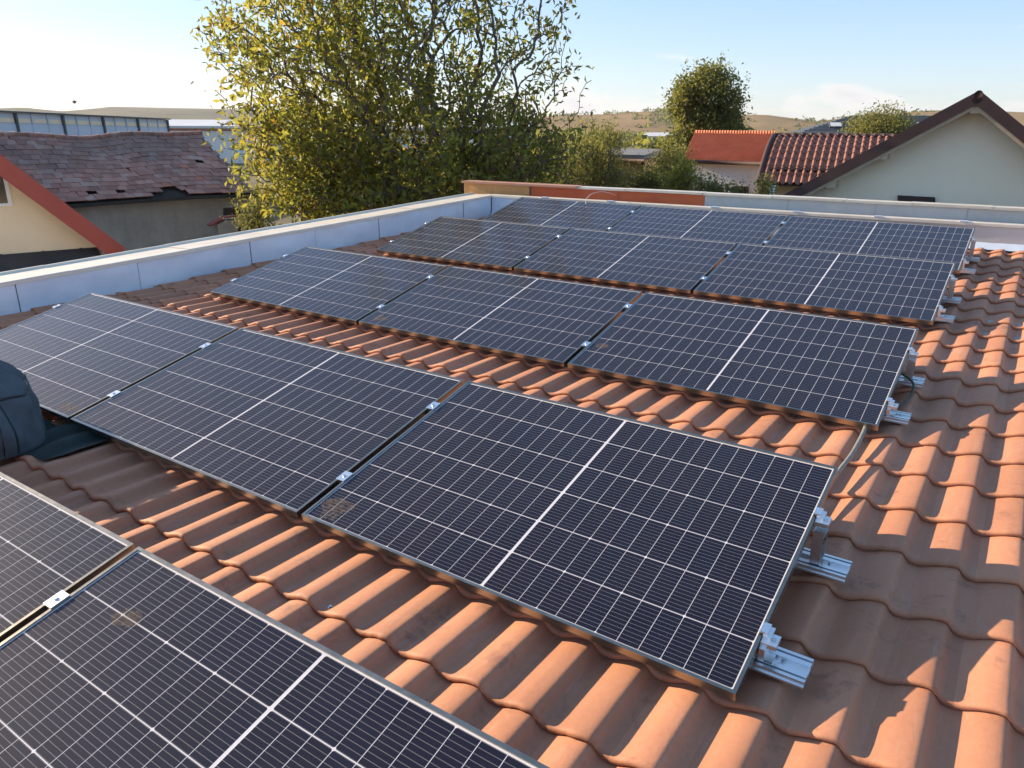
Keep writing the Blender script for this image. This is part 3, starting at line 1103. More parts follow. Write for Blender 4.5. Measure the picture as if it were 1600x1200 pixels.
for i, (x0, x1, mt, off) in enumerate(segs):
    def fn(a, b, x0=x0, x1=x1, off=off, i=i):
        x = x0 + (x1 - 0.004 - x0) * a
        w = 0.002 * math.sin(math.pi * a) * math.sin(math.pi * b) * fbm(a * 3 + i, b * 2, i * 1.7)
        return (x, YB - off - w - 0.003 - (0.02 if i == 0 else 0), 0.10 + (bz - 0.104) * b)
    fobj('sheet', MB().grid(fn, 8, 4), mt, bw, True, label={0: 'tan orange end sheet', 1: 'red orange sheet'}.get(i))
fobj('end_sheet', MB().box(-0.625, -0.607, YB - 0.03, YB + 0.15, -0.4, bz - 0.006), ORANGE_TAN, bw)
for (x0, x1, mt, dz, ov) in ((-0.65, 1.19, SALMON_CAP, 0.012, 0.062), (1.17, 1.88, GALV_CAP, 0.004, 0.022), (1.86, 2.91, GALV_CAP, 0.007, 0.022), (2.89, 3.75, GALV_CAP, 0.004, 0.022),
                             (3.73, 4.55, GALV_CAP, 0.007, 0.022), (4.53, 5.25, GALV_CAP, 0.004, 0.022), (5.23, 6.01, GALV_CAP, 0.007, 0.022), (5.99, 7.9, GALV_CAP, 0.004, 0.022), (7.88, 10.2, GALV_CAP, 0.007, 0.022)):
    mbx = MB().box(x0, x1, YB - ov, YB + 0.17, bz + dz, bz + dz + 0.010)
    mbx.box(x0, x1, YB - ov - 0.001, YB - ov + 0.003, bz + dz - 0.018, bz + dz)
    fobj('cap_sheet', mbx, mt, bw)
# thin aerial wire hooked over the far parapet
pts = smooth_path([(1.18, 7.47, 0.62), (1.16, 7.3, 0.66), (1.14, 7.12, 0.685), (1.08, 6.98, 0.66), (1.05, 6.9, 0.60), (1.07, 6.86, 0.545)])
tag(obj('thin_wire', MB().tube(pts, 0.0028, 6), WHITE_PAINT, smooth=True), 'thin pale wire arching over the far parapet before the orange sheets', 'wire')

# ------------------------------------------------------------------ cloth bundle at the left
def bundle():
    t = thing('cloth_bundle', 'bulky dark blue-grey bag at the left edge beside the second row', 'bag', RP(1.42, -0.32, CREST))
    c = RP(1.36, -0.36, CREST - 0.01)
    def fn(a, b):
        th = a * 2 * math.pi
        ph = b * math.pi * 0.5
        rx, ry, rz = 0.50, 0.34, 0.43
        e = 0.86
        cx = math.copysign(abs(math.cos(th)) ** e, math.cos(th))
        cy = math.copysign(abs(math.sin(th)) ** e, math.sin(th))
        cr = math.cos(ph) ** 0.72
        sz = math.sin(ph) ** 0.95
        # draped folds run from the crown down the sides
        fold = (0.030 * math.sin(th * 4 + 2.6 * math.sin(ph * 2.5)) + 0.020 * abs(math.sin(th * 6 + 4 * ph)) + 0.012 * math.sin(th * 13 + 5 * ph)) * math.sin(ph * 1.6 + 0.25) + 0.012 * fbm(th * 2.0, ph * 3, 2.2)
        ridge = 0.055 * math.exp(-((ph - 0.95 - 0.18 * math.sin(th * 1.5)) / 0.07) ** 2) + 0.045 * math.exp(-((ph - 1.22 - 0.1 * math.sin(th * 2)) / 0.05) ** 2)
        corner = 0.16 * math.exp(-((th - 0.55) / 0.20) ** 2) * math.exp(-((ph - 0.62) / 0.22) ** 2)
        rr = 1 + fold * 1.6 + ridge + corner
        return (c[0] + rx * cx * cr * rr, c[1] + ry * cy * cr * rr, c[2] + rz * sz * (1 + fold * 1.0 + ridge))
    obj('bag_body', MB().grid(fn, 120, 48), CLOTH, t, True)
    for th_ in (0.02, 0.30, 0.90):
        obj('seam', MB().tube([fn(th_, q) for q in np.linspace(0.02, 0.97, 30)], 0.006, 6), TARP_GREEN, t, True)
    obj('zip', MB().tube([fn(q, 0.42) for q in np.linspace(-0.12, 0.34, 40)], 0.007, 6), BLACK_PLASTIC, t, True)
    # cord over the top
    pts = [(c[0] + 0.40 * math.cos(q) * 0.9 + 0.05, c[1] - 0.06 + 0.05 * math.sin(q * 2), c[2] + 0.12 + 0.315 * math.sin(q)) for q in np.linspace(0.05, 3.0, 24)]
    obj('strap', MB().tube(pts, 0.010, 6), TARP_GREEN, t, True)
bundle()
def fn(a, b):
    x = 0.9 + 1.20 * a
    s = -0.52 + 0.40 * b + 0.06 * math.sin(a * 6 + 1) + 0.28 * a
    ph = ((x - X0N) / WAVE) % 1.0
    ts = [p[0] - 0.0 for p in PROF]
    t = ph if ph >= 0.34 else ph + 1.0
    h = np.interp(t, [p[0] for p in PROF], [p[1] for p in PROF])
    return tuple(RP(x, s, CREST - WH * (1 - h) * 0.75 + 0.006 + 0.004 * math.sin(a * 20 + b * 7)))
tag(obj('groundsheet', MB().grid(fn, 60, 10), TARP_GREEN, smooth=True), 'dark green cloth sheet spread on the tiles under the dark bag', 'cloth')

# puddles standing behind tile lips
PUD, pnt, pp_ = new_mat('standing_water')
pp_.inputs['Base Color'].default_value = (0.03, 0.032, 0.034, 1)
pp_.inputs['Roughness'].default_value = 0.04
pp_.inputs['Specular IOR Level'].default_value = 0.6
for q, (x, s) in enumerate(((5.70, 4.72), (5.885, 4.73), (5.705, 4.36), (5.885, 4.37))):
    sj = S0 + STEP * round((s - 0.10 - S0) / STEP)
    xi = X0N + WAVE * round((x - 0.085 - X0N) / WAVE) + 0.083
    ring = []
    for a_ in range(18):
        an = a_ / 18 * 2 * math.pi
        ring.append(tuple(RP(xi + (0.036 + 0.006 * math.sin(an * 3 + q)) * math.cos(an), sj + 0.062 + 0.045 * math.sin(an), CREST - WH - 0.003 + 0.0015)))
    tag(obj('puddle', MB().prism(ring, (0, 0, 0.003)), PUD), 'small sky-reflecting puddle, %s of four in tile troughs at the right edge' % ('far left', 'far right', 'near left', 'near right')[q], 'puddle', 'puddles in the tile troughs at the right')

# ------------------------------------------------------------------ neighbouring buildings
def hdir(deg):
    a = math.radians(deg)
    return np.array([math.sin(a), math.cos(a), 0.0])

# cream gabled house at the left edge
def cream_house():
    p0 = at(80, 320, 16.0)
    head = math.radians(-65.6 + 90 - 6)        # the gable runs along this heading (towards picture right)
    V = lambda u, v: vplane(u, v, p0, head)
    e = np.array([math.sin(head), math.cos(head), 0])
    back = np.array([-e[1], e[0], 0])
    if back @ (p0 - CAM) < 0:
        back = -back
    t = thing('gabled_house', 'cream rendered gable with red metal verge at the left picture edge', 'building', (p0[0], p0[1], GZ))
    ev = V(176, 392)                            # lower outer end of the verge
    slope = V(0, 262) - V(176, 392)
    slope /= np.linalg.norm(slope)
    half = 2.95
    run = half / math.hypot(slope[0], slope[1])
    peak = ev + slope * run
    le = peak - slope * run
    le = peak + np.array([slope[0], slope[1], -slope[2]]) * run
    inn = 0.10
    lo_r = ev + slope * 0.25 - np.array([0, 0, 0.10])
    lo_l = peak + np.array([slope[0], slope[1], -slope[2]]) * (run - 0.25) - np.array([0, 0, 0.10])
    pk = peak - np.array([0, 0, 0.10])
    g1 = np.array([lo_r[0], lo_r[1], GZ])
    g0 = np.array([lo_l[0], lo_l[1], GZ])
    obj('wall', MB().prism([g1, lo_r, pk, lo_l, g0], back * 7.5), CREAM, t)
    # roof slopes
    fw = -back * 0.40
    th = 0.14
    nrm = np.cross(slope, back)
    nrm /= np.linalg.norm(nrm)
    if nrm[2] < 0:
        nrm = -nrm
    rf = MB().prism([ev + fw, peak + fw, peak + fw + nrm * th, ev + fw + nrm * th], back * 8.1)
    roof_ = obj('roof', rf, RED_SHEET, t)
    sl2 = np.array([slope[0], slope[1], -slope[2]])
    n2 = np.cross(sl2, back)
    n2 /= np.linalg.norm(n2)
    if n2[2] < 0:
        n2 = -n2
    obj('roof', MB().prism([peak + fw, peak + sl2 * run + fw, peak + sl2 * run + fw + n2 * th, peak + fw + n2 * th], back * 8.1), RED_SHEET, t)
    # verge board
    dn = nrm
    obj('verge_board', MB().prism([ev + fw - back * 0.02 - dn * 0.12 - slope * 0.04, peak + fw - back * 0.02 - dn * 0.12, peak + fw - back * 0.02 + dn * (th + 0.03), ev + fw - back * 0.02 + dn * (th + 0.03) - slope * 0.04], back * -0.015), RED_SHEET, roof_)
    # attic window, only its right corner is in the picture
    w = V(19, 317)
    wx = -e * 0.9
    fr = MB()
    a_ = w
    for (c0, c1, z0, z1) in ((0, 0.9, -0.05, 0.0), (0, 0.9, 0.55, 0.60), (0, 0.06, 0.0, 0.55), (0.84, 0.9, 0.0, 0.55)):
        q = [a_ - e * c0 + np.array([0, 0, z0]), a_ - e * c1 + np.array([0, 0, z0]), a_ - e * c1 + np.array([0, 0, z1]), a_ - e * c0 + np.array([0, 0, z1])]
        fr.prism(q, -back * 0.03)
    # sloped right edge like the photo's slanting frame
    win = obj('window', fr, WHITE_PAINT, t)
    q = [a_ - e * 0.06, a_ - e * 0.84, a_ - e * 0.84 + np.array([0, 0, 0.55]), a_ - e * 0.06 + np.array([0, 0, 0.55])]
    obj('pane', MB().prism([p - back * 0.004 for p in q], -back * 0.006), DARK_GLASS, win)
    # dark lower roof strip in front of the gable
    z_hi = V(0, 398)[2]
    d0 = V(-200, 405)
    a0 = np.array([V(-300, 398)[0], V(-300, 398)[1], V(150, 386)[2]])
    a1 = V(150, 386)
    lowr = MB()
    top0 = a0 - back * 0.03
    top1 = a1 - back * 0.03
    top0[2] = top1[2]
    drop = -back * 1.9 + np.array([0, 0, -0.55])
    lowr.prism([top0, top1, top1 + drop, top0 + drop], np.array([0, 0, -0.06]))
    lr = obj('lean_to_roof', lowr, DARK_ROOF, t)
    for q in (0.12, 0.30, 0.46, 0.62, 0.78, 0.93):
        b0 = top0 + (top1 - top0) * q
        mm = MB()
        mm.prism([b0, b0 + (top1 - top0) * 0.008, b0 + (top1 - top0) * 0.008 + drop, b0 + drop], np.array([0, 0, 0.012]))
        obj('seam', mm, DARK_ROOF, lr)
    obj('lean_to_wall', MB().prism([top0 + drop * 0.9 + np.array([0, 0, -0.06]), top1 + drop * 0.9 + np.array([0, 0, -0.06]), np.array([(top1 + drop * 0.9)[0], (top1 + drop * 0.9)[1], GZ]), np.array([(top0 + drop * 0.9)[0], (top0 + drop * 0.9)[1], GZ])], back * 0.2), PLASTER, t)
cream_house()

# old barn with a sagging clay tile roof
def barn():
    E0 = at(-120, 322, 20.6)
    E1 = at(402, 304, 22.6)
    e = (E1 - E0)
    e[2] = 0
    Lb = np.linalg.norm(e)
    e /= Lb
    back = np.array([-e[1], e[0], 0])
    if back @ (E0 - CAM) < 0:
        back = -back
    zE = 0.5 * (E0[2] + E1[2])
    R1 = at(330, 214, 25.4)
    zR = R1[2]
    depth = 3.4
    t = thing('old_barn', 'old barn with grey stained walls under a sagging weathered tile roof', 'building', (E0[0] + e[0] * Lb / 2, E0[1] + e[1] * Lb / 2, GZ))
    def surf(a, b):
        """a along the eave 0..1, b up the slope 0..1"""
        sag = -0.07 * math.sin(math.pi * min(max((a - 0.1) / 0.8, 0), 1)) * (0.4 + 0.6 * b) + 0.022 * math.sin(a * 17 + b * 2) * (0.3 + b) - 0.05 * math.exp(-((a - 0.58) / 0.07) ** 2) * b
        ze = E0[2] + (E1[2] - E0[2]) * a - 0.05 * math.sin(a * 6.0)
        zz = ze + (zR + 0.05 - ze) * b + sag * (1 if b > 0 else 0.5) - 0.10 * math.sin(math.pi * b) * 0.5
        p = E0 + e * (Lb * a) + back * (depth * b)
        return np.array([p[0], p[1], zz])
    obj('roof_deck', MB().grid(lambda a, b: tuple(surf(a, b) - np.array([0, 0, 0.05])), 50, 12), UNDERLAY, t)
    obj('rear_slope', MB().grid(lambda a, b: tuple(surf(a, 1 - b) * np.array([0, 0, 1]) + np.array([*(E0 + e * (Lb * a) + back * (depth * (1 + b)))[:2], 0])), 30, 6), OLD_TILE, t)
    rows = 14
    cols = int(Lb / 0.22)
    cand = []
    r = random.Random(11)
    for j in range(rows):
        for i in range(cols + 1):
            a0 = (i + (0.5 if j % 2 else 0.0) - 0.5) / cols
            if a0 < 0 or a0 + 1 / cols > 1.0:
                continue
            if j <= 1 and (0.62 < a0 < 0.73) and r.random() < 0.65:
                continue            # gap above the eave where tiles slipped off
            if j <= 1 and (0.50 < a0 < 0.56) and r.random() < 0.5:
                continue
            if r.random() < 0.012:
                continue
            cand.append((i, j, a0))
    stuff = MB()
    tones = []
    proto = MB()
    vis = []
    for (i, j, a0) in cand:
        c = surf(a0 + 0.5 / cols, (j + 0.3) / rows)
        u, v, z = pixel(c)
        vis.append((1 / z if 0 < u < 372 else 0, i, j, a0))
    vis.sort(key=lambda q: -q[0])
    w_ = Lb / cols
    h_ = depth / rows
    tw, tl = w_ * 0.96, math.hypot(depth, zR - zE) / rows * 1.35
    pm = MB()
    nn = 3
    # slightly dished clay tile with a rounded foot
    poly = [(-tw / 2, 0.004), (-tw / 2.4, 0.0), (tw / 2.4, 0.0), (tw / 2, 0.004), (tw / 2, tl), (-tw / 2, tl)]
    pm.prism([(p[0], p[1], 0.0) for p in poly], (0, 0, 0.016))
    pme = pm.mesh('clay_tile', OLD_TILE)
    for k, (b_, i, j, a0) in enumerate(vis):
        p00 = surf(a0 + 0.5 / cols, j / rows)
        p01 = surf(a0 + 0.5 / cols, min(1, (j + 1.3) / rows))
        if j + 1.3 > rows:
            p01 = p00 + (surf(a0 + 0.5 / cols, 1.0) - surf(a0 + 0.5 / cols, (rows - 1.3) / rows))
        p10 = surf(min(1, a0 + 1.0 / cols), j / rows)
        pm0 = surf(a0, j / rows)
        yv = p01 - p00
        yv /= np.linalg.norm(yv)
        xv = p10 - pm0
        xv /= np.linalg.norm(xv)
        ang = r.gauss(0, 0.025) + (0.15 * r.choice((-1, 1)) if r.random() < 0.03 else 0)
        xv2 = xv * math.cos(ang) + yv * math.sin(ang)
        zv = np.cross(xv2, yv)
        zv /= np.linalg.norm(zv)
        yv2 = np.cross(zv, xv2)
        tilt = 0.045
        yv3 = yv2 * math.cos(tilt) - zv * math.sin(tilt)
        zv3 = np.cross(xv2, yv3)
        base = p00 + zv * (0.034 + r.uniform(-0.004, 0.010)) + yv * r.gauss(0, 0.006)
        if k < 300:
            o = bpy.data.objects.new('clay_tile', pme)
            COL.objects.link(o)
            o.parent = t
            M = Matrix.Identity(4)
            for q in range(3):
                M[q][0], M[q][1], M[q][2] = xv2[q], yv3[q], zv3[q]
                M[q][3] = base[q] - ORIG[t.name][q]
            o.matrix_local = M
        else:
            b0 = len(stuff.f)
            stuff.add([base + xv2 * p[0] + yv3 * p[1] + zv3 * p[2] for p in pm.v], pm.f)
            tones += [r.random()] * (len(stuff.f) - b0)
    so = obj('clay_tile_field', stuff, OLD_TILE, t)
    so['kind'] = 'stuff'
    at_ = so.data.attributes.new('tone', 'FLOAT', 'FACE')
    at_.data.foreach_set('value', np.array(tones, dtype=np.float32))
    # ridge caps
    for i in range(26):
        a0, a1 = i / 26, (i + 1.12) / 26
        p, q = surf(a0, 1) + np.array([0, 0, 0.03]), surf(min(a1, 1), 1) + np.array([0, 0, 0.045])
        obj('ridge_tile', MB().tube([p, q], [0.075, 0.085], 8), OLD_TILE, t, True)
    # walls
    w0 = E0 + back * 0.30
    w1 = E0 + e * Lb + back * 0.30
    zt = zE - 0.02
    obj('wall', MB().prism([(w0[0], w0[1], GZ), (w1[0], w1[1], GZ), (w1[0], w1[1], E1[2] - 0.0), (w0[0], w0[1], E0[2] + 0.05)], back * (2 * depth - 0.6)), PLASTER, t)
    g0 = E0 + e * Lb + back * 0.3
    obj('eave_board', MB().grid(lambda a, b: tuple(surf(a, 0) + np.array([0, 0, -0.02 - 0.09 * b]) - back * 0.02), 40, 1), DARK_ROOF, t)
    # window hole with frame near the right end
    head = math.atan2(e[0], e[1])
    pw = w0 - back * 0.006
    q = [vplane(u, v, pw, head) for (u, v) in ((349, 338), (375, 337), (375, 324), (349, 325))]
    win = obj('window', MB().prism(q, -back * 0.02), DARK_ROOF, t)
    q2 = [vplane(u, v, pw, head) for (u, v) in ((351, 337), (373, 336), (373, 326), (351, 326.5))]
    obj('pane', MB().prism([p - back * 0.022 for p in q2], -back * 0.004), DARK_GLASS, win)
    # patches of bare brick low on the wall
    return E0, e, back, Lb
bE0, be, bback, bL = barn()

# little outhouse in front of the barn wall
def outhouse():
    head = math.atan2(be[0], be[1])
    p0 = at(365, 345, 21.0)
    V = lambda u, v: vplane(u, v, p0, head)
    t = thing('outhouse', 'tiny plastered outhouse with brown sheet roof before the barn wall', 'building', (p0[0], p0[1], GZ))
    a, b, c = V(330, 354), V(352, 341), V(386, 338)
    wl, wr = V(344, 350), V(384, 345)
    obj('wall', MB().prism([(wl[0], wl[1], GZ), (wr[0], wr[1], GZ), V(384, 341), V(352, 345), V(340, 351)], bback * 0.42), PLASTER, t)
    up = np.array([0, 0, 0.04])
    obj('roof', MB().prism([a, b, b + up, a + up], bback * 0.25).prism([b + up * 0.02, c, c + up, b + up * 1.02], bback * 0.25), RED_SHEET, t)
    q = [V(371, 362), V(378, 362), V(378, 357), V(374.5, 355), V(371, 357)]
    obj('vent_hole', MB().prism([p - bback * 0.004 for p in q], -bback * 0.006), DARK_GLASS, t)
outhouse()

# long industrial hall behind the barn
def hall():
    p0 = at(0, 190, 60)
    p1 = at(262, 195, 76)
    head = math.atan2(p1[0] - p0[0], p1[1] - p0[1])
    V = lambda u, v: vplane(u, v, p0, head)
    e = np.array([math.sin(head), math.cos(head), 0])
    back = np.array([-e[1], e[0], 0])
    if back @ (p0 - CAM) < 0:
        back = -back
    t = thing('factory_hall', 'long blue-grey factory hall with amber window band behind the barn', 'building', (p0[0], p0[1], GZ))
    a, b = V(-260, 163), V(260, 187)
    ln = np.linalg.norm((b - a)[:2])
    za, zb = a[2], b[2]
    def rect(x0, x1, d0, d1, off=0.0):
        q = []
        for (x, d) in ((x0, d0), (x1, d0), (x1, d1), (x0, d1)):
            p = a + e * x - back * off
            q.append(np.array([p[0], p[1], (za + (zb - za) * x / ln - d) if d is not None else GZ]))
        return q
    obj('wall', MB().prism(rect(0, ln, None, 0), back * 20), HALL_PANEL, t)
    nb = 20
    bay = ln / nb
    for i in range(nb):
        obj('window', MB().prism(rect(i * bay + 0.14, (i + 1) * bay - 0.14, 0.62, 0.34, 0.02), -back * 0.03), HALL_WINDOW, t)
        obj('wall_panel', MB().prism(rect(i * bay + 0.06, (i + 1) * bay - 0.06, None, 0.70, 0.02), -back * 0.04), HALL_PANEL, t)
    for i in range(nb + 1):
        dk = i % 3 == 2
        w = 0.07 if dk else 0.05
        x = min(max(i * bay, w), ln - w)
        obj('column', MB().prism(rect(x - w, x + w, None, 0.02, 0.02), -back * (0.18 if dk else 0.08)), HALL_DARK if dk else HALL_PANEL, t)
    q0, q1 = a - e * 0.3, b + e * 0.2
    up = np.array([0, 0, 1.0])
    obj('fascia', MB().prism([q0 - back * 0.3, q1 - back * 0.3, q1 - back * 0.3 + up * 0.09, q0 - back * 0.3 + up * 0.09], back * 0.2), HALL_DARK, t)
    obj('roof', MB().prism([q1 - back * 0.1 + up * 0.01, q1 - back * 0.1 + up * 0.08, q1 + back * 9 + up * 0.40, q1 + back * 20.5 + up * 0.1], q0 - q1), HALL_PANEL, t)
hall()

def white_shed():
    p0 = at(262, 205, 130)
    p1 = at(840, 210, 118)
    head = math.atan2(p1[0] - p0[0], p1[1] - p0[1])
    V = lambda u, v: vplane(u, v, p0, head)
    a, b = V(150, 205), V(830, 210)
    e = np.array([math.sin(head), math.cos(head), 0])
    back = np.array([-e[1], e[0], 0])
    if back @ (p0 - CAM) < 0:
        back = -back
    zt, zs0, zs1 = V(300, 200)[2], V(300, 204)[2], V(300, 202)[2]
    t = thing('warehouse', 'distant long white warehouse with a thin red stripe', 'building', (p0[0], p0[1], GZ))
    g = lambda p, z: np.array([p[0], p[1], z])
    obj('wall', MB().prism([g(a, GZ), g(b, GZ), g(b, zt), g(a, zt)], back * 40), WHITE_PAINT, t)
    obj('stripe', MB().prism([g(a, zs0) - back * 0.05, g(b, zs0) - back * 0.05, g(b, zs1) - back * 0.05, g(a, zs1) - back * 0.05], -back * 0.1), RED_STRIPE, t)
    obj('roof', MB().prism([g(a, zt) - back * 1, g(a, zt + 0.3) - back, g(a, zt + 1.3) + back * 20, g(a, zt) + back * 41], b - a), PALE_ROOF, t)
white_shed()

# pale house with bright red tile roof
def red_roof_house():
    D = 26.0
    e0 = at(1065, 252, D)
    e1 = vplane(1188, 256, e0, math.radians(90 - 4.8))
    e = e1 - e0
    e[2] = 0
    Lw = np.linalg.norm(e)
    e /= Lw
    back = np.array([-e[1], e[0], 0])
    if back @ (e0 - CAM) < 0:
        back = -back
    zE = (e0[2] + e1[2]) / 2
    dep = 1.9
    hd_ = math.radians(90 - 4.8)
    zR = vplane(1150, 210.5, e0 + back * dep, hd_)[2]
    t = thing('small_house', 'pale blue-white house with bright red tiled roof beyond the boundary wall', 'building', (e0[0] + e[0] * Lw / 2, e0[1] + e[1] * Lw / 2, GZ))
    xl, xr = 0.0, Lw + 0.10
    s0 = vplane(1085, 210.5, e0 + back * dep, hd_)
    s1 = vplane(1211, 211.5, e0 + back * dep, hd_)
    r0 = e0 + back * dep
    xa = (s0 - r0) @ e
    xb = (s1 - r0) @ e
    def surf(a, b):
        x = (xl + (xa - xl) * b) * (1 - a) + (xr + (xb - xr) * b) * a
        p = e0 + e * x + back * (dep * b)
        return np.array([p[0], p[1], zE + (zR - zE) * b])
    # tiles joined: too small to tell apart singly
    mb = MB()
    rows, cols = 22, 34
    for j in range(rows):
        for i in range(cols):
            a0, a1 = i / cols, (i + 0.97) / cols
            b0, b1 = j / rows, (j + 1.15) / rows
            b1 = min(b1, 1.0)
            up = np.array([0, 0, 1.0])
            p = [surf(a0, b0) + up * 0.055, surf(a0 * 0.5 + a1 * 0.5, b0) + up * 0.085, surf(a1, b0) + up * 0.05, surf(a1, b1) + up * 0.012, surf(a0 * 0.5 + a1 * 0.5, b1) + up * 0.05, surf(a0, b1) + up * 0.015]
            q = [surf(a0, b0) + up * 0.01, surf(a0 * 0.5 + a1 * 0.5, b0) + up * 0.01, surf(a1, b0) + up * 0.01]
            mb.add(p + q, [(0, 1, 4, 5), (1, 2, 3, 4), (0, 6, 7, 1), (1, 7, 8, 2)])
    o = obj('roof_tiles', mb, RED_TILE, t)
    o['kind'] = 'stuff'
    rf = obj('roof', MB().prism([surf(0, 0), surf(1, 0), surf(1, 1), surf(0, 1)], (0, 0, -0.06)), RED_TILE, t)
    r2 = [surf(0, 1), surf(1, 1), surf(1, 1) + back * dep + np.array([0, 0, zE - zR]), surf(0, 1) + back * dep + np.array([0, 0, zE - zR])]
    obj('rear_roof', MB().prism(r2, (0, 0, -0.06)), RED_TILE, t)
    for i in range(30):
        p, q = surf(i / 30, 1) + np.array([0, 0, 0.05]), surf((i + 1.1) / 30, 1) + np.array([0, 0, 0.06])
        obj('ridge_tile', MB().tube([p, q], [0.07, 0.085], 8), RED_TILE, rf, True)
    obj('gutter', MB().tube([surf(0, 0) - back * 0.06, surf(1, 0) - back * 0.06], 0.055, 8), BROWN_SHEET, rf, True)
    w0 = e0 + e * 0.28 + back * 0.25
    w1 = e0 + e * (Lw - 0.05) + back * 0.25
    g = lambda p, z: np.array([p[0], p[1], z])
    obj('wall', MB().prism([g(w0, GZ), g(w1, GZ), g(w1, zE - 0.02), g(w0, zE - 0.02)], back * (2 * dep - 0.5)), BLUE_WALL, t)
    head = math.atan2(e[0], e[1])
    V = lambda u, v: vplane(u, v, w0 - back * 0.005, head)
    wn = obj('window', MB().prism([V(1145, 306), V(1170, 306), V(1170, 291), V(1145, 291)], -back * 0.05), BROWN_SHEET, t)
    obj('pane', MB().prism([V(1148, 305) - back * 0.055, V(1168, 305) - back * 0.055, V(1168, 294) - back * 0.055, V(1148, 294) - back * 0.055], -back * 0.01), DARK_GLASS, wn)
    obj('lamp', MB().prism([V(1172, 280) - back * 0.02, V(1174, 280) - back * 0.02, V(1174, 273) - back * 0.02, V(1172, 273) - back * 0.02], -back * 0.06), WHITE_PAINT, t)
red_roof_house()

# brown pantile roof between the red house and the gable
def brown_house():
    D = 22.0
    e0 = at(1186, 287, D)
    e1 = at(1400, 294, D)
    e = e1 - e0
    e[2] = 0
    Lw = np.linalg.norm(e)
    e /= Lw
    back = np.array([-e[1], e[0], 0])
    if back @ (e0 - CAM) < 0:
        back = -back
    t = thing('tiled_house', 'tan house with curved brown-red pantile roof beside the red roofed house', 'building', (e0[0] + e[0] * Lw / 2, e0[1] + e[1] * Lw / 2, GZ))
    zE = e0[2]
    dep = 2.6
    rp = e0 + back * dep
    top = at(1212, 214, math.hypot(*(rp - CAM)[:2]))
    zR = top[2]
    xs = (top - rp) @ e
    def prof(b):
        return zE + (zR - zE) * (1 - (1 - b) ** 1.75)
    def surf(x, b):
        p = e0 + e * (x + xs * b) + back * (dep * b)
        return np.array([p[0], p[1], prof(b)])
    step = 0.34
    bs = [0.0]
    while bs[-1] < 0.985:
        b = bs[-1]
        db = 0.02
        # advance by one tile length along the curve
        L = 0
        while L < step and b < 1:
            L += math.hypot(dep * 0.004, prof(min(1, b + 0.004)) - prof(b))
            b += 0.004
        bs.append(min(b, 1.0))
    wv = 0.19
    cols = int(Lw / wv)
    pm = MB()
    vv, ff = [], []
    sec = [(0.0, 0.0), (0.30, 0.0), (0.42, 0.35), (0.55, 0.85), (0.68, 1.0), (0.82, 0.75), (0.93, 0.25), (1.0, 0.0)]
    for (yy, zz) in ((0, 0.002), (0.0, 0.030), (step * 1.03, 0.006)):
        for (tx, h) in sec:
            vv.append((tx * wv, yy, zz + h * 0.075))
    n = len(sec)
    for j in range(2):
        for i in range(n - 1):
            ff.append((j * n + i, j * n + i + 1, (j + 1) * n + i + 1, (j + 1) * n + i))
    pme = MB().add(vv, ff).mesh('pantile', BROWN_TILE, False)
    for j in range(len(bs) - 1):
        for i in range(cols):
            p = surf(i * wv, bs[j])
            q = surf(i * wv, bs[j + 1])
            yv = q - p
            ly = np.linalg.norm(yv)
            yv /= ly
            zv = np.cross(e, yv)
            zv /= np.linalg.norm(zv)
            xv = np.cross(yv, zv)
            o = bpy.data.objects.new('pantile', pme)
            COL.objects.link(o)
            o.parent = t
            M = Matrix.Identity(4)
            for k in range(3):
                M[k][0], M[k][1], M[k][2] = e[k], yv[k] * ly / step, zv[k]
                M[k][3] = p[k] - ORIG[t.name][k]
            o.matrix_local = M
    rf = obj('roof_deck', MB().grid(lambda a, b: tuple(surf(a * Lw, b) - np.array([0, 0, 0.03])), 2, 16), UNDERLAY, t)
    obj('rear_roof', MB().grid(lambda a, b: tuple(np.array([*(e0 + e * (a * Lw + xs) + back * (dep * (1 + b)))[:2], prof(1 - b)])), 2, 10), BROWN_TILE, t)
    # verge flashing and the flashing band across the lower third
    pts = [surf(-0.03, b) + np.array([0, 0, 0.05]) for b in np.linspace(0, 1, 16)]
    obj('verge_flashing', MB().tube(pts, 0.07, 6), BROWN_SHEET, t, True)
    bb = 0.16
    obj('flashing_band', MB().tube([surf(0.2, bb) + np.array([0, 0, 0.06]), surf(Lw * 0.55, bb) + np.array([0, 0, 0.06])], 0.05, 6), BROWN_SHEET, t)
    for i in range(14):
        obj('ridge_tile', MB().tube([surf(i * Lw / 14, 1) + np.array([0, 0, 0.03]), surf((i + 1.1) * Lw / 14, 1) + np.array([0, 0, 0.04])], [0.08, 0.095], 8), BROWN_SHEET, t, True)
    w0 = e0 + e * 0.42 + back * 0.35
    w1 = e0 + e * Lw + back * 0.35
    g = lambda p, z: np.array([p[0], p[1], z])
    obj('wall', MB().prism([g(w0, GZ), g(w1, GZ), g(w1, zE - 0.02), g(w0, zE - 0.02)], back * (2 * dep - 0.7)), TAN_WALL, t)
brown_house()

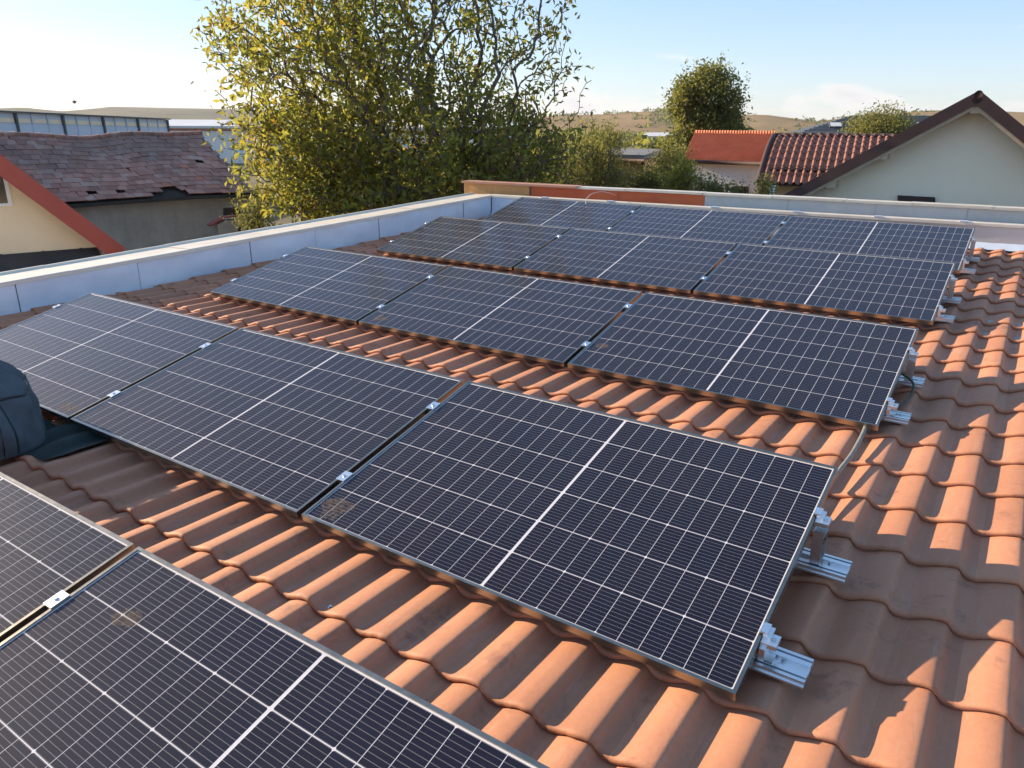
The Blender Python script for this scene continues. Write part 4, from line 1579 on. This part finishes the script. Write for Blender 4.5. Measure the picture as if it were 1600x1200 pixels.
# pale gable at the right
def right_gable():
    p0 = at(1450, 250, 12.5)
    hd = math.degrees(math.atan2(*(p0 - CAM)[:2]))
    head = math.radians(hd + 90 + 3)          # turned a little away from the sun
    V = lambda u, v: vplane(u, v, p0, head)
    e = np.array([math.sin(head), math.cos(head), 0])
    back = np.array([-e[1], e[0], 0])
    if back @ (p0 - CAM) < 0:
        back = -back
    t = thing('gabled_house', 'pale grey-cream gable under dark brown verges at the right picture edge', 'building', (p0[0], p0[1], GZ))
    fwd = 0.36                                   # verge overhang towards the viewer
    pf = p0 - back * fwd
    F = lambda u, v: vplane(u, v, pf, head)
    pk = F(1530, 144)
    lo = F(1225, 306)
    sl = lo - pk
    sl /= np.linalg.norm(sl)
    lo = pk + sl * (np.linalg.norm(lo - pk) + 0.6)
    rr = F(1605, 205)
    sr = rr - pk
    sr /= np.linalg.norm(sr)
    ro = pk + sr * 3.6
    def slope_roof(a, b, th, d0, d1):
        d = b - a
        d = d / np.linalg.norm(d)
        n = np.cross(d, back)
        n /= np.linalg.norm(n)
        if n[2] < 0:
            n = -n
        return MB().prism([a + back * d0, b + back * d0, b + back * d0 - n * th, a + back * d0 - n * th], back * (d1 - d0)), n
    m1, n1 = slope_roof(pk, lo, 0.05, 0.03, 5)
    m2, n2 = slope_roof(pk, ro, 0.05, 0.03, 5)
    r1 = obj('roof', m1, BROWN_SHEET, t)
    r2 = obj('roof', m2, BROWN_SHEET, t)
    # brown verge sheets
    for (a, b, n, rf) in ((pk, lo, n1, r1), (pk, ro, n2, r2)):
        obj('verge_sheet', MB().prism([a + n * 0.02, b + n * 0.02, b - n * 0.125, a - n * 0.125], back * 0.025), BROWN_SHEET, rf)
        obj('soffit_board', MB().prism([a + back * 0.03 - n * 0.10, b + back * 0.03 - n * 0.10, b + back * 0.03 - n * 0.165, a + back * 0.03 - n * 0.165], back * 0.03), WOOD_PALE, rf)
        obj('soffit', MB().prism([a + back * 0.06 - n * 0.11, b + back * 0.06 - n * 0.11, b + back * fwd - n * 0.11, a + back * fwd - n * 0.11], n * 0.03), BROWN_SHEET, rf)
    # ridge roll
    obj('ridge_cap', MB().tube([pk + back * 0.0 + np.array([0, 0, -0.025]), pk + back * 5 - np.array([0, 0, 0.025])], 0.05, 10), BROWN_SHEET, t, True)
    # wall
    w_pk = pk + back * fwd - np.array([0, 0, 0.16])
    wl = w_pk + sl * (np.linalg.norm(lo - pk) - 0.5)
    wr = w_pk + sr * 3.3
    g = lambda p, z: np.array([p[0], p[1], z])
    obj('wall', MB().prism([g(wl, GZ), wl, w_pk, wr, g(wr, GZ)], back * 4.4), GREY_CREAM, t)
    # purlin ends under the verge
    for (u, v) in ((1298, 288), (1379, 243), (1525, 170)):
        q = F(u, v)
        o = MB().obox(q + back * (fwd / 2 + 0.02), e, back, np.array([0, 0, 1.0]), 0.06, fwd / 2 - 0.02, 0.055)
        obj('purlin_end', o, WOOD_PALE, t)
    # brown shutter peeping over the wall
    G = lambda u, v: vplane(u, v, p0 - back * 0.004, head)
    obj('shutter', MB().prism([G(1403, 322), G(1462, 324), G(1461, 308), G(1403, 305)], -back * 0.05), BROWN_SHEET, t)
right_gable()

# far grey roofed house
def slate_house():
    D = 48.0
    t0 = at(1252, 207, D)
    p0 = at(1350, 200, D)
    head = math.radians(-34 + 90 + 14)
    V = lambda u, v: vplane(u, v, p0, head)
    e = np.array([math.sin(head), math.cos(head), 0])
    back = np.array([-e[1], e[0], 0])
    if back @ (p0 - CAM) < 0:
        back = -back
    t = thing('slate_house', 'distant house with wide dark grey hipped roof and skylights', 'building', (p0[0], p0[1], GZ))
    a, b = V(1250, 207), V(1560, 214)
    b[2] = a[2]
    dep = 3.2
    ra = vplane(1333, 180, p0 + back * dep, head)
    rb = b + back * dep
    rb[2] = ra[2]
    rf = obj('roof', MB().add([a, b, rb, ra, a + back * 2 * dep, b + back * 2 * dep], [(0, 1, 2, 3), (3, 2, 5, 4), (0, 3, 4)]), SLATE, t)
    obj('fascia', MB().prism([a - np.array([0, 0, 0.22]), b - np.array([0, 0, 0.22]), b - np.array([0, 0, 0.0]), a - np.array([0, 0, 0.0])], -back * 0.05), HALL_DARK, rf)
    nrm = np.cross(b - a, ra - a)
    nrm /= np.linalg.norm(nrm)
    if nrm[2] < 0:
        nrm = -nrm
    y_ = np.cross(nrm, e)
    y_ = y_ / np.linalg.norm(y_)
    if y_[2] < 0:
        y_ = -y_
    for (x, yv) in ((2.0, 1.25), (3.35, 1.3), (5.2, 1.3), (6.6, 1.35)):
        c = a + e * x + y_ * yv
        sk = obj('skylight', MB().obox(c + nrm * 0.04, e, y_, nrm, 0.36, 0.42, 0.05), HALL_DARK, rf)
        obj('pane', MB().obox(c + nrm * 0.095, e, y_, nrm, 0.28, 0.34, 0.006), PALE_ROOF, sk)
    # slate courses
    for j in range(1, 12):
        f0 = j / 12
        q0 = a + (ra - a) * f0
        q1 = b + (rb - b) * f0
        obj('slate_course', MB().prism([q0 + nrm * 0.005, q1 + nrm * 0.005, q1 + y_ * 0.05 + nrm * 0.03, q0 + y_ * 0.05 + nrm * 0.03], nrm * 0.012), SLATE, rf)
    w0, w1 = a + back * 0.5 + e * 0.5, b + back * 0.5
    g = lambda p, z: np.array([p[0], p[1], z])
    obj('wall', MB().prism([g(w0, GZ), g(w1, GZ), g(w1, a[2] - 0.1), g(w0, a[2] - 0.1)], back * (2 * dep - 1)), GREY_CREAM, t)
slate_house()

# small flat-roofed shed among the bushes
def garden_shed():
    p0 = at(1000, 260, 24)
    head = math.radians(-22 + 90 + 12)
    V = lambda u, v: vplane(u, v, p0, head)
    e = np.array([math.sin(head), math.cos(head), 0])
    back = np.array([-e[1], e[0], 0])
    if back @ (p0 - CAM) < 0:
        back = -back
    t = thing('garden_shed', 'small tan shed with flat grey roof half hidden by bushes', 'shed', (p0[0], p0[1], GZ))
    zt = V(990, 250)[2]
    a, b = V(930, 250), V(1004, 250)
    g = lambda p, z: np.array([p[0], p[1], z])
    obj('wall', MB().prism([g(a, GZ), g(b, GZ), g(b, zt), g(a, zt)], back * 2), TAN_WALL, t)
    zr = V(990, 236)[2]
    q = [g(a - e * 0.15, zt + 0.02) - back * 0.3, g(b + e * 0.12, zt + 0.02) - back * 0.3, g(b + e * 0.12, zt + 0.16) - back * 0.3, g(a - e * 0.15, zt + 0.16) - back * 0.3]
    rf = obj('roof', MB().prism(q, back * 2.4 + np.array([0, 0, 0.12])), SHED_ROOF, t)
    obj('gutter', MB().tube([g(a - e * 0.15, zt) - back * 0.34, g(b + e * 0.14, zt) - back * 0.34], 0.05, 8), BROWN_SHEET, rf, True)
    dp = g(b + e * 0.06, zt) - back * 0.30
    obj('downpipe', MB().tube([dp, dp + np.array([0, 0, -0.15]) + back * 0.2, g(dp + back * 0.2, GZ)], 0.045, 8), BROWN_SHEET, t, True)
garden_shed()

def far_block():
    p0 = at(1035, 214, 220)
    head = math.radians(-24 + 90)
    V = lambda u, v: vplane(u, v, p0, head)
    a, b = V(1005, 216), V(1062, 216)
    e = np.array([math.sin(head), math.cos(head), 0])
    back = np.array([-e[1], e[0], 0])
    t = thing('pale_block', 'tiny far pale building on the plain left of the round tree', 'building', (p0[0], p0[1], GZ))
    g = lambda p, z: np.array([p[0], p[1], z])
    zt = V(1035, 213)[2]
    if back @ (p0 - CAM) < 0:
        back = -back
    obj('wall', MB().prism([g(a, GZ), g(b, GZ), g(b, zt), g(a, zt)], back * 20), WHITE_PAINT, t)
    obj('roof', MB().prism([g(a, zt) - back, g(a, zt + 0.9) + back * 10, g(a, zt) + back * 21], b - a), PALE_ROOF, t)
far_block()

def brick_shed():
    p0 = at(530, 335, 26.5)
    head = math.radians(-46 + 90)
    V = lambda u, v: vplane(u, v, p0, head)
    e = np.array([math.sin(head), math.cos(head), 0])
    back = np.array([-e[1], e[0], 0])
    if back @ (p0 - CAM) < 0:
        back = -back
    t = thing('low_shed', 'low tan shed glimpsed through the lower leaves of the big tree', 'shed', (p0[0], p0[1], GZ))
    g = lambda p, z: np.array([p[0], p[1], z])
    zt = V(520, 322)[2]
    a, b = V(470, 330), V(640, 330)
    obj('wall', MB().prism([g(a, GZ), g(b, GZ), g(b, zt), g(a, zt)], back * 3), TAN_WALL, t)
    obj('roof', MB().prism([g(a, zt + 0.02) - back * 0.2, g(b, zt + 0.02) - back * 0.2, g(b, zt + 0.8) + back * 1.5, g(a, zt + 0.8) + back * 1.5], (0, 0, 0.06)), RED_TILE, t)
brick_shed()

# ------------------------------------------------------------------ trees
def leaf_object(parent, name, pos, size, nrm_bias, tone, mat, rng, width=0.45, droop=0.6):
    """pos (n,3): many small folded leaves as one mesh"""
    n = len(pos)
    ax = rng.normal(size=(n, 3))
    ax[:, 2] -= droop
    ax /= np.linalg.norm(ax, axis=1)[:, None]
    sd = rng.normal(size=(n, 3))
    sd -= (sd * ax).sum(1)[:, None] * ax
    sd /= np.linalg.norm(sd, axis=1)[:, None]
    up = np.cross(ax, sd)
    L = (size * rng.uniform(0.65, 1.25, n))[:, None]
    Wd = L * width
    base = pos
    v = np.empty((n, 5, 3))
    v[:, 0] = base
    v[:, 1] = base + ax * L * 0.45 + sd * Wd * 0.5 + up * L * 0.10
    v[:, 2] = base + ax * L + up * L * -0.06
    v[:, 3] = base + ax * L * 0.45 - sd * Wd * 0.5 + up * L * 0.10
    v[:, 4] = base + ax * L * 0.5
    me = bpy.data.meshes.new(name)
    vv = v[:, :4].reshape(-1, 3)
    me.vertices.add(n * 4)
    me.vertices.foreach_set('co', vv.astype(np.float32).ravel())
    me.loops.add(n * 6)
    idx = np.arange(n)[:, None] * 4 + np.array([0, 1, 2, 0, 2, 3])
    me.loops.foreach_set('vertex_index', idx.astype(np.int32).ravel())
    me.polygons.add(n * 2)
    me.polygons.foreach_set('loop_start', (np.arange(n * 2) * 3).astype(np.int32))
    a = me.attributes.new('tone', 'FLOAT', 'FACE')
    a.data.foreach_set('value', np.repeat(np.clip(tone, 0, 1), 2).astype(np.float32))
    me.materials.append(mat)
    me.update(calc_edges=True)
    return obj(name, me, None, parent)

def tree(name, label, base, fork_z, blobs, n_tips, leaves, leaf_size, mat, seed, trunk_r=0.12, tone_fn=None, spread=0.16, cat='tree', group=None,
         width=0.45, droop=0.6, bark=BARK, leafy=1.0, twig_r=0.006, cut=None):
    """blobs: (centre, radii, weight, leafiness). Branches grow to scattered tips; leaves sit round the twigs."""
    rng = np.random.default_rng(seed)
    t = thing(name, label, cat, base, None, group)
    w = np.array([b[2] for b in blobs], float)
    w /= w.sum()
    tips, lf = [], []
    for i in range(n_tips):
        b = blobs[rng.choice(len(blobs), p=w)]
        d = rng.normal(size=3)
        d /= np.linalg.norm(d)
        r = rng.uniform(0.12, 1.0) ** 0.5 * rng.uniform(0.86, 1.10)
        p = np.array(b[0]) + d * r * np.array(b[1])
        if p[2] < base[2] + 0.2 or (cut and cut(p)):
            continue
        tips.append(p)
        lf.append(b[3])
    tips = np.array(tips)
    lf = np.array(lf)
    fork = np.array([base[0], base[1], fork_z])
    order = np.argsort(np.linalg.norm(tips - fork, axis=1))
    nodes = [np.array(base, float)]
    parent = [-1]
    plen = [0.0]
    for q in range(1, 5):
        f = q / 4
        nodes.append(np.array(base) * (1 - f) + fork * f + rng.normal(size=3) * np.array([0.03, 0.03, 0]) * f)
        parent.append(len(nodes) - 2)
        plen.append(plen[-1] + (fork_z - base[2]) / 4)
    arr = np.zeros((len(nodes) + n_tips * 5, 3))
    pl = np.zeros(len(arr))
    for i in range(len(nodes)):
        arr[i] = nodes[i]
        pl[i] = plen[i]
    cnt = len(nodes)
    par = list(parent)
    tipnode = {}
    for ti in order:
        p = tips[ti]
        dist = np.linalg.norm(arr[:cnt] - p, axis=1)
        rise = arr[:cnt, 2] - p[2]
        cost = dist + 0.30 * (pl[:cnt]) + 0.5 * np.maximum(rise + 0.1, 0)
        cost[:2] += 1e3
        k = int(np.argmin(cost))
        a = arr[k]
        L = dist[k]
        nseg = 2 if L < 0.5 else 3 if L < 1.2 else 5
        prev = k
        for s in range(1, nseg + 1):
            f = s / nseg
            q = a * (1 - f) + p * f
            q = q + np.array([0, 0, 1]) * L * 0.12 * math.sin(math.pi * f)
            if s < nseg:
                q = q + rng.normal(size=3) * L * 0.05
            arr[cnt] = q
            pl[cnt] = pl[prev] + L / nseg
            par.append(prev)
            prev = cnt
            cnt += 1
        tipnode[ti] = prev
    load = np.zeros(cnt)
    for ti, nd in tipnode.items():
        load[nd] += 1
    for i in range(cnt - 1, 0, -1):
        load[par[i]] += load[i]
    rad = np.maximum(twig_r, trunk_r * (load / max(load[0], 1)) ** 0.5)
    rad[0] = trunk_r * 1.25
    tr, br = MB(), MB()
    for i in range(1, cnt):
        a, b = arr[par[i]], arr[i]
        if np.linalg.norm(b - a) < 1e-4:
            continue
        ra, rb = min(rad[par[i]], rad[i] * 1.5), rad[i]
        n = 8 if rb > 0.04 else 5 if rb > 0.012 else 3
        (tr if i <= 4 else br).tube([a, b], [ra, rb], n, False)
    obj('trunk', tr, bark, t, True)
    obj('branches', br, bark, t, True)
    pos, tone = [], []
    for ti, nd in tipnode.items():
        nl = rng.poisson(leaves * lf[ti] * leafy)
        if nl <= 0:
            continue
        a, b = arr[par[nd]], arr[nd]
        f = rng.uniform(0.1, 1.15, nl)[:, None]
        q = a * (1 - f) + b * f + rng.normal(size=(nl, 3)) * spread
        pos.append(q)
        ct = rng.normal(0, 0.10)
        tone.append(tone_fn(q, rng) + ct if tone_fn else np.clip(rng.normal(0.5, 0.22, nl) + ct, 0, 1))
    pos = np.concatenate(pos)
    tone = np.concatenate(tone)
    lo = leaf_object(t, 'crown', pos, leaf_size, 0, tone, mat, rng, width, droop)
    lo['label'] = 'leaves of the crown'
    return t

def blob(u, v, D, rx, rz, ry=None, w=1.0, lf=1.0):
    c = at(u, v, D)
    return (c, (rx, ry or rx, rz), w, lf)

# the big walnut
DW = 18.5
KW = DW / 11.5
wb = at(690, 300, DW)
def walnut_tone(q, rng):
    # leaf tone shifts towards yellow on the left, the thin right side is brown and purple
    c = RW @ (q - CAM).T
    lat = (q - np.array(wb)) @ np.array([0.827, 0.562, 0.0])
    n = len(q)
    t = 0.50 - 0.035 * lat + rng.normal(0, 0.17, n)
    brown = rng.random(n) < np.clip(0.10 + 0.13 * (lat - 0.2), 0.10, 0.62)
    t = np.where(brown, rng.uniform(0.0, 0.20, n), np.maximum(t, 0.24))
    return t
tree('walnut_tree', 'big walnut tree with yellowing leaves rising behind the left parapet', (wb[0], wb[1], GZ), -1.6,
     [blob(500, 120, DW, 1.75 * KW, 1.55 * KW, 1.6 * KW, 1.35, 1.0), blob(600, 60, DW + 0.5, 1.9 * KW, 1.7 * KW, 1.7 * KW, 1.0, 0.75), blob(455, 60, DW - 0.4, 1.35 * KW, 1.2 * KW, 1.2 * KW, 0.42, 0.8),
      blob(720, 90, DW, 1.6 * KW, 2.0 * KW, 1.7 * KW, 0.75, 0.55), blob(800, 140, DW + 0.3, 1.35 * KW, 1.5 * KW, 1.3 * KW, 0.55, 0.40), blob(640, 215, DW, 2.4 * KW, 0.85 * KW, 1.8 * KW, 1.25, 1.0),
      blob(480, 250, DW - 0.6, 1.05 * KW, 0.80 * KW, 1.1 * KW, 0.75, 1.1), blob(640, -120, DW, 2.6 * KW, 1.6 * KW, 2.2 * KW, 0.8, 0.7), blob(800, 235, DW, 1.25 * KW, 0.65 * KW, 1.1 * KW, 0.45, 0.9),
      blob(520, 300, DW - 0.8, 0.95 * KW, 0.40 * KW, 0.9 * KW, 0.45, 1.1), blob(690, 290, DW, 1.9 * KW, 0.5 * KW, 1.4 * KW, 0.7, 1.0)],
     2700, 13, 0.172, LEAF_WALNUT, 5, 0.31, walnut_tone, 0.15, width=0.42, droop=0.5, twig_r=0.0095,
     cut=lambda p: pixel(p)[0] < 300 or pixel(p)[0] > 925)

# hedge behind the walnut (fills the lower right of it)
DH = 15.5
for (u, v, D, rx, rz, lab, mt, sd, nt_) in (
        (690, 275, 23.5, 2.5, 1.1, 'dark green bush under the right half of the walnut tree', LEAF_GREEN, 21, 200),
        (830, 272, 23.0, 2.3, 1.0, 'olive bush between the walnut and the pale willow', LEAF_GREEN, 22, 200),
        (590, 300, 24.0, 2.3, 0.95, 'dark bush behind the lower middle of the walnut tree', LEAF_DARK, 23, 150)):
    c = at(u, v, D)
    tree('bush', lab, (c[0], c[1], GZ), c[2] - rz - 0.6, [(c, (rx, rx * 0.8, rz), 1, 1.0), (c - np.array([0, 0, rz]), (rx, rx * 0.8, rz), 0.8, 1)], nt_, 34, 0.15, mt, sd, 0.06, None, 0.20, 'bush')

c = at(395, 335, 19.5)
tree('bush', 'dark ivy-green bush at the right end of the barn wall', (c[0], c[1], GZ), c[2] - 1.2, [(c, (0.55, 0.5, 0.6), 1, 1), (c - np.array([0, 0, 1.0]), (0.7, 0.6, 1.0), 1, 1)], 120, 34, 0.075, LEAF_DARK, 25, 0.05, None, 0.14, 'bush')

# pale willow and bushes right of the walnut
c = at(936, 240, 21.0)
tree('willow_tree', 'pale green willow tree between the walnut and the tan shed', (c[0], c[1], GZ), c[2] - 1.0,
     [(c + np.array([0, 0, 0.25]), (0.68, 0.7, 0.60), 1.0, 0.9), (c + np.array([0.10, 0.1, -0.60]), (0.80, 0.8, 0.50), 1.0, 1.1), (c + np.array([-0.6, -0.3, -0.4]), (0.8, 0.8, 0.55), 0.8, 1.0)],
     420, 26, 0.085, LEAF_PALE, 31, 0.09, None, 0.13, width=0.28, droop=1.2)
c = at(1046, 257, 21.0)
tree('bush', 'loose yellow-green bush between the tan shed and the red roof', (c[0], c[1], GZ), c[2] - 1.2,
     [(c, (0.46, 0.5, 0.60), 1, 0.9), (c + np.array([0.0, 0, -0.7]), (0.5, 0.5, 0.5), 0.8, 1.0)], 190, 24, 0.085, LEAF_PALE, 33, 0.06, None, 0.15, 'bush')
c = at(1012, 290, 18.5)
tree('bush', 'small dark bush below the tan shed behind the far wall', (c[0], c[1], GZ), c[2] - 1.0, [(c, (0.45, 0.4, 0.38), 1, 1)], 90, 30, 0.075, LEAF_DARK, 34, 0.05, None, 0.14, 'bush')
c = at(1065, 285, 17.5)
tree('bush', 'yellowing vine bush in front of the pale house corner', (c[0], c[1], GZ), c[2] - 0.9, [(c, (0.34, 0.3, 0.28), 1, 1), (c + np.array([0.04, 0, 0.28]), (0.14, 0.14, 0.28), 0.4, 0.8)], 90, 22, 0.075, LEAF_WALNUT, 35, 0.05, None, 0.12, 'bush')
c = at(1100, 295, 17.0)
tree('bush', 'leggy green shrub in front of the pale house wall', (c[0], c[1], GZ), c[2] - 0.7, [(c, (0.32, 0.3, 0.22), 1, 0.8), (c + np.array([-0.1, 0, 0.2]), (0.1, 0.1, 0.3), 0.35, 0.6)], 60, 18, 0.07, LEAF_PALE, 36, 0.04, None, 0.10, 'bush')
c = at(1132, 299, 17.0)
tree('bush', 'low green shrub below the window of the pale house', (c[0], c[1], GZ), c[2] - 0.7, [(c, (0.36, 0.3, 0.18), 1, 0.8)], 60, 20, 0.07, LEAF_GREEN, 37, 0.04, None, 0.10, 'bush')
c = at(1196, 294, 18.0)
tree('bush', 'thin green shrub between pale house and tan house', (c[0], c[1], GZ), c[2] - 0.7, [(c, (0.16, 0.16, 0.30), 1, 0.8)], 40, 18, 0.07, LEAF_PALE, 38, 0.03, None, 0.08, 'bush')

# round tree behind the red roof
c = at(1108, 168, 33.0)
tree('round_tree', 'tall rounded dark green tree behind the red tiled roof', (c[0], c[1], GZ), c[2] - 2.2,
     [(c + np.array([0, 0, 0.25]), (1.45, 1.4, 1.25), 1.3, 1.0), (c + np.array([0.25, 0.15, -0.95]), (1.65, 1.4, 0.9), 1.0, 1.1), (c + np.array([-0.75, -0.5, 0.25]), (0.85, 0.9, 0.95), 0.6, 0.8),
      (c + np.array([1.1, 0.7, -1.35]), (0.75, 0.7, 0.45), 0.35, 1.1), (c + np.array([-0.9, -0.6, -1.5]), (0.8, 0.8, 0.8), 0.35, 0.8), (c + np.array([0.1, 0.0, 1.25]), (0.9, 0.9, 0.55), 0.30, 0.45), (c + np.array([-0.5, -0.3, 0.9]), (1.0, 0.9, 0.7), 0.30, 0.5)],
     1100, 22, 0.15, LEAF_GREEN, 41, 0.18, None, 0.15)
c = at(1375, 198, 40.0)
tree('yellow_tree', 'yellow-green loose treetop in front of the dark grey roof', (c[0], c[1], GZ), c[2] - 1.5,
     [(c + np.array([0, 0, -0.1]), (1.55, 1.3, 0.66), 1, 1.0), (c + np.array([0.2, 0, 0.50]), (1.1, 0.8, 0.45), 0.4, 0.18)], 420, 22, 0.13, LEAF_PALE, 43, 0.12, None, 0.20)

# far belt of trees on the plain: one mass
def tree_belt():
    rng = np.random.default_rng(77)
    pos, tone = [], []
    for i in range(520):
        u = rng.uniform(-60, 1700)
        D = rng.uniform(150, 420)
        g = at(u, 205, D)
        h = rng.uniform(2.2, 4.6) if u < 900 else rng.uniform(1.8, 3.6)
        n = 34
        d = rng.normal(size=(n, 3)) * np.array([h * 0.42, h * 0.42, h * 0.30])
        pos.append(np.array([g[0], g[1], GZ + h * 0.62]) + d)
        tone.append(np.clip(rng.normal(0.45, 0.25, n), 0, 1))
    o = leaf_object(None, 'tree_belt', np.concatenate(pos), 1.5, 0, np.concatenate(tone), LEAF_GREEN, rng, 0.8, 0.0)
    o['kind'] = 'stuff'
    o['label'] = 'far belt of trees on the plain below the hills'
tree_belt()

def hill_shrubs():
    rng = np.random.default_rng(5)
    pos, tone = [], []
    for i in range(150):
        u = rng.choice([rng.normal(1045, 10), rng.normal(1020, 22), rng.uniform(860, 1300), rng.uniform(1240, 1500)])
        dd = rng.uniform(-430, -40)
        t_ = dd / 520
        zr = at(u, np.interp(u, [860, 985, 1030, 1110, 1190, 1275, 1400, 1500], [181, 176, 173, 182, 179, 189, 177, 172]), 1400)[2]
        z = GZ - 2 + (zr - GZ + 2) * math.cos(t_ * math.pi / 2) ** 1.3
        d2 = np.array(ray(u, 200)[:2])
        d2 /= np.linalg.norm(d2)
        q = CAM[:2] + d2 * (1400 + dd)
        n = 26
        h = rng.uniform(2.0, 5.0)
        pos.append(np.array([q[0], q[1], z + h * 0.3]) + rng.normal(size=(n, 3)) * np.array([h, h, h * 0.35]))
        tone.append(np.clip(rng.normal(0.4, 0.25, n), 0, 1))
    o = leaf_object(None, 'hill_shrubs', np.concatenate(pos), 3.2, 0, np.concatenate(tone), LEAF_DARK, rng, 0.9, 0.0)
    o['kind'] = 'stuff'
    o['label'] = 'dark shrubs scattered over the dry hillside'
hill_shrubs()

# a leaf drifting through the pale sky
c = at(112, 159, 7.0)
mb = MB().add([c, c + np.array([0.018, 0.01, 0.012]), c + np.array([0.040, 0.02, 0.002]), c + np.array([0.018, 0.012, -0.016]), c + np.array([0.02, 0.0, -0.002])],
              [(0, 1, 4), (1, 2, 4), (2, 3, 4), (3, 0, 4)])
tag(obj('drifting_leaf', mb, BARK), 'small dry leaf drifting in the pale sky above the hall', 'leaf')

# ------------------------------------------------------------------ evening haze over the plain
hz = MB().box(-4400, 4400, -4400, 4400, GZ - 1.2, 95)
HAZE = bpy.data.materials.new('haze')
HAZE.use_nodes = True
ht = HAZE.node_tree
for n in list(ht.nodes):
    if n.type != 'OUTPUT_MATERIAL':
        ht.nodes.remove(n)
pv = ht.nodes.new('ShaderNodeVolumePrincipled')
pv.inputs['Color'].default_value = (0.92, 0.95, 1.0, 1)
pv.inputs['Density'].default_value = 0.00010
pv.inputs['Anisotropy'].default_value = 0.2
ht.links.new(pv.outputs[0], ht.nodes['Material Output'].inputs['Volume'])
hz_o = obj('haze', hz, HAZE)
hz_o['kind'] = 'stuff'
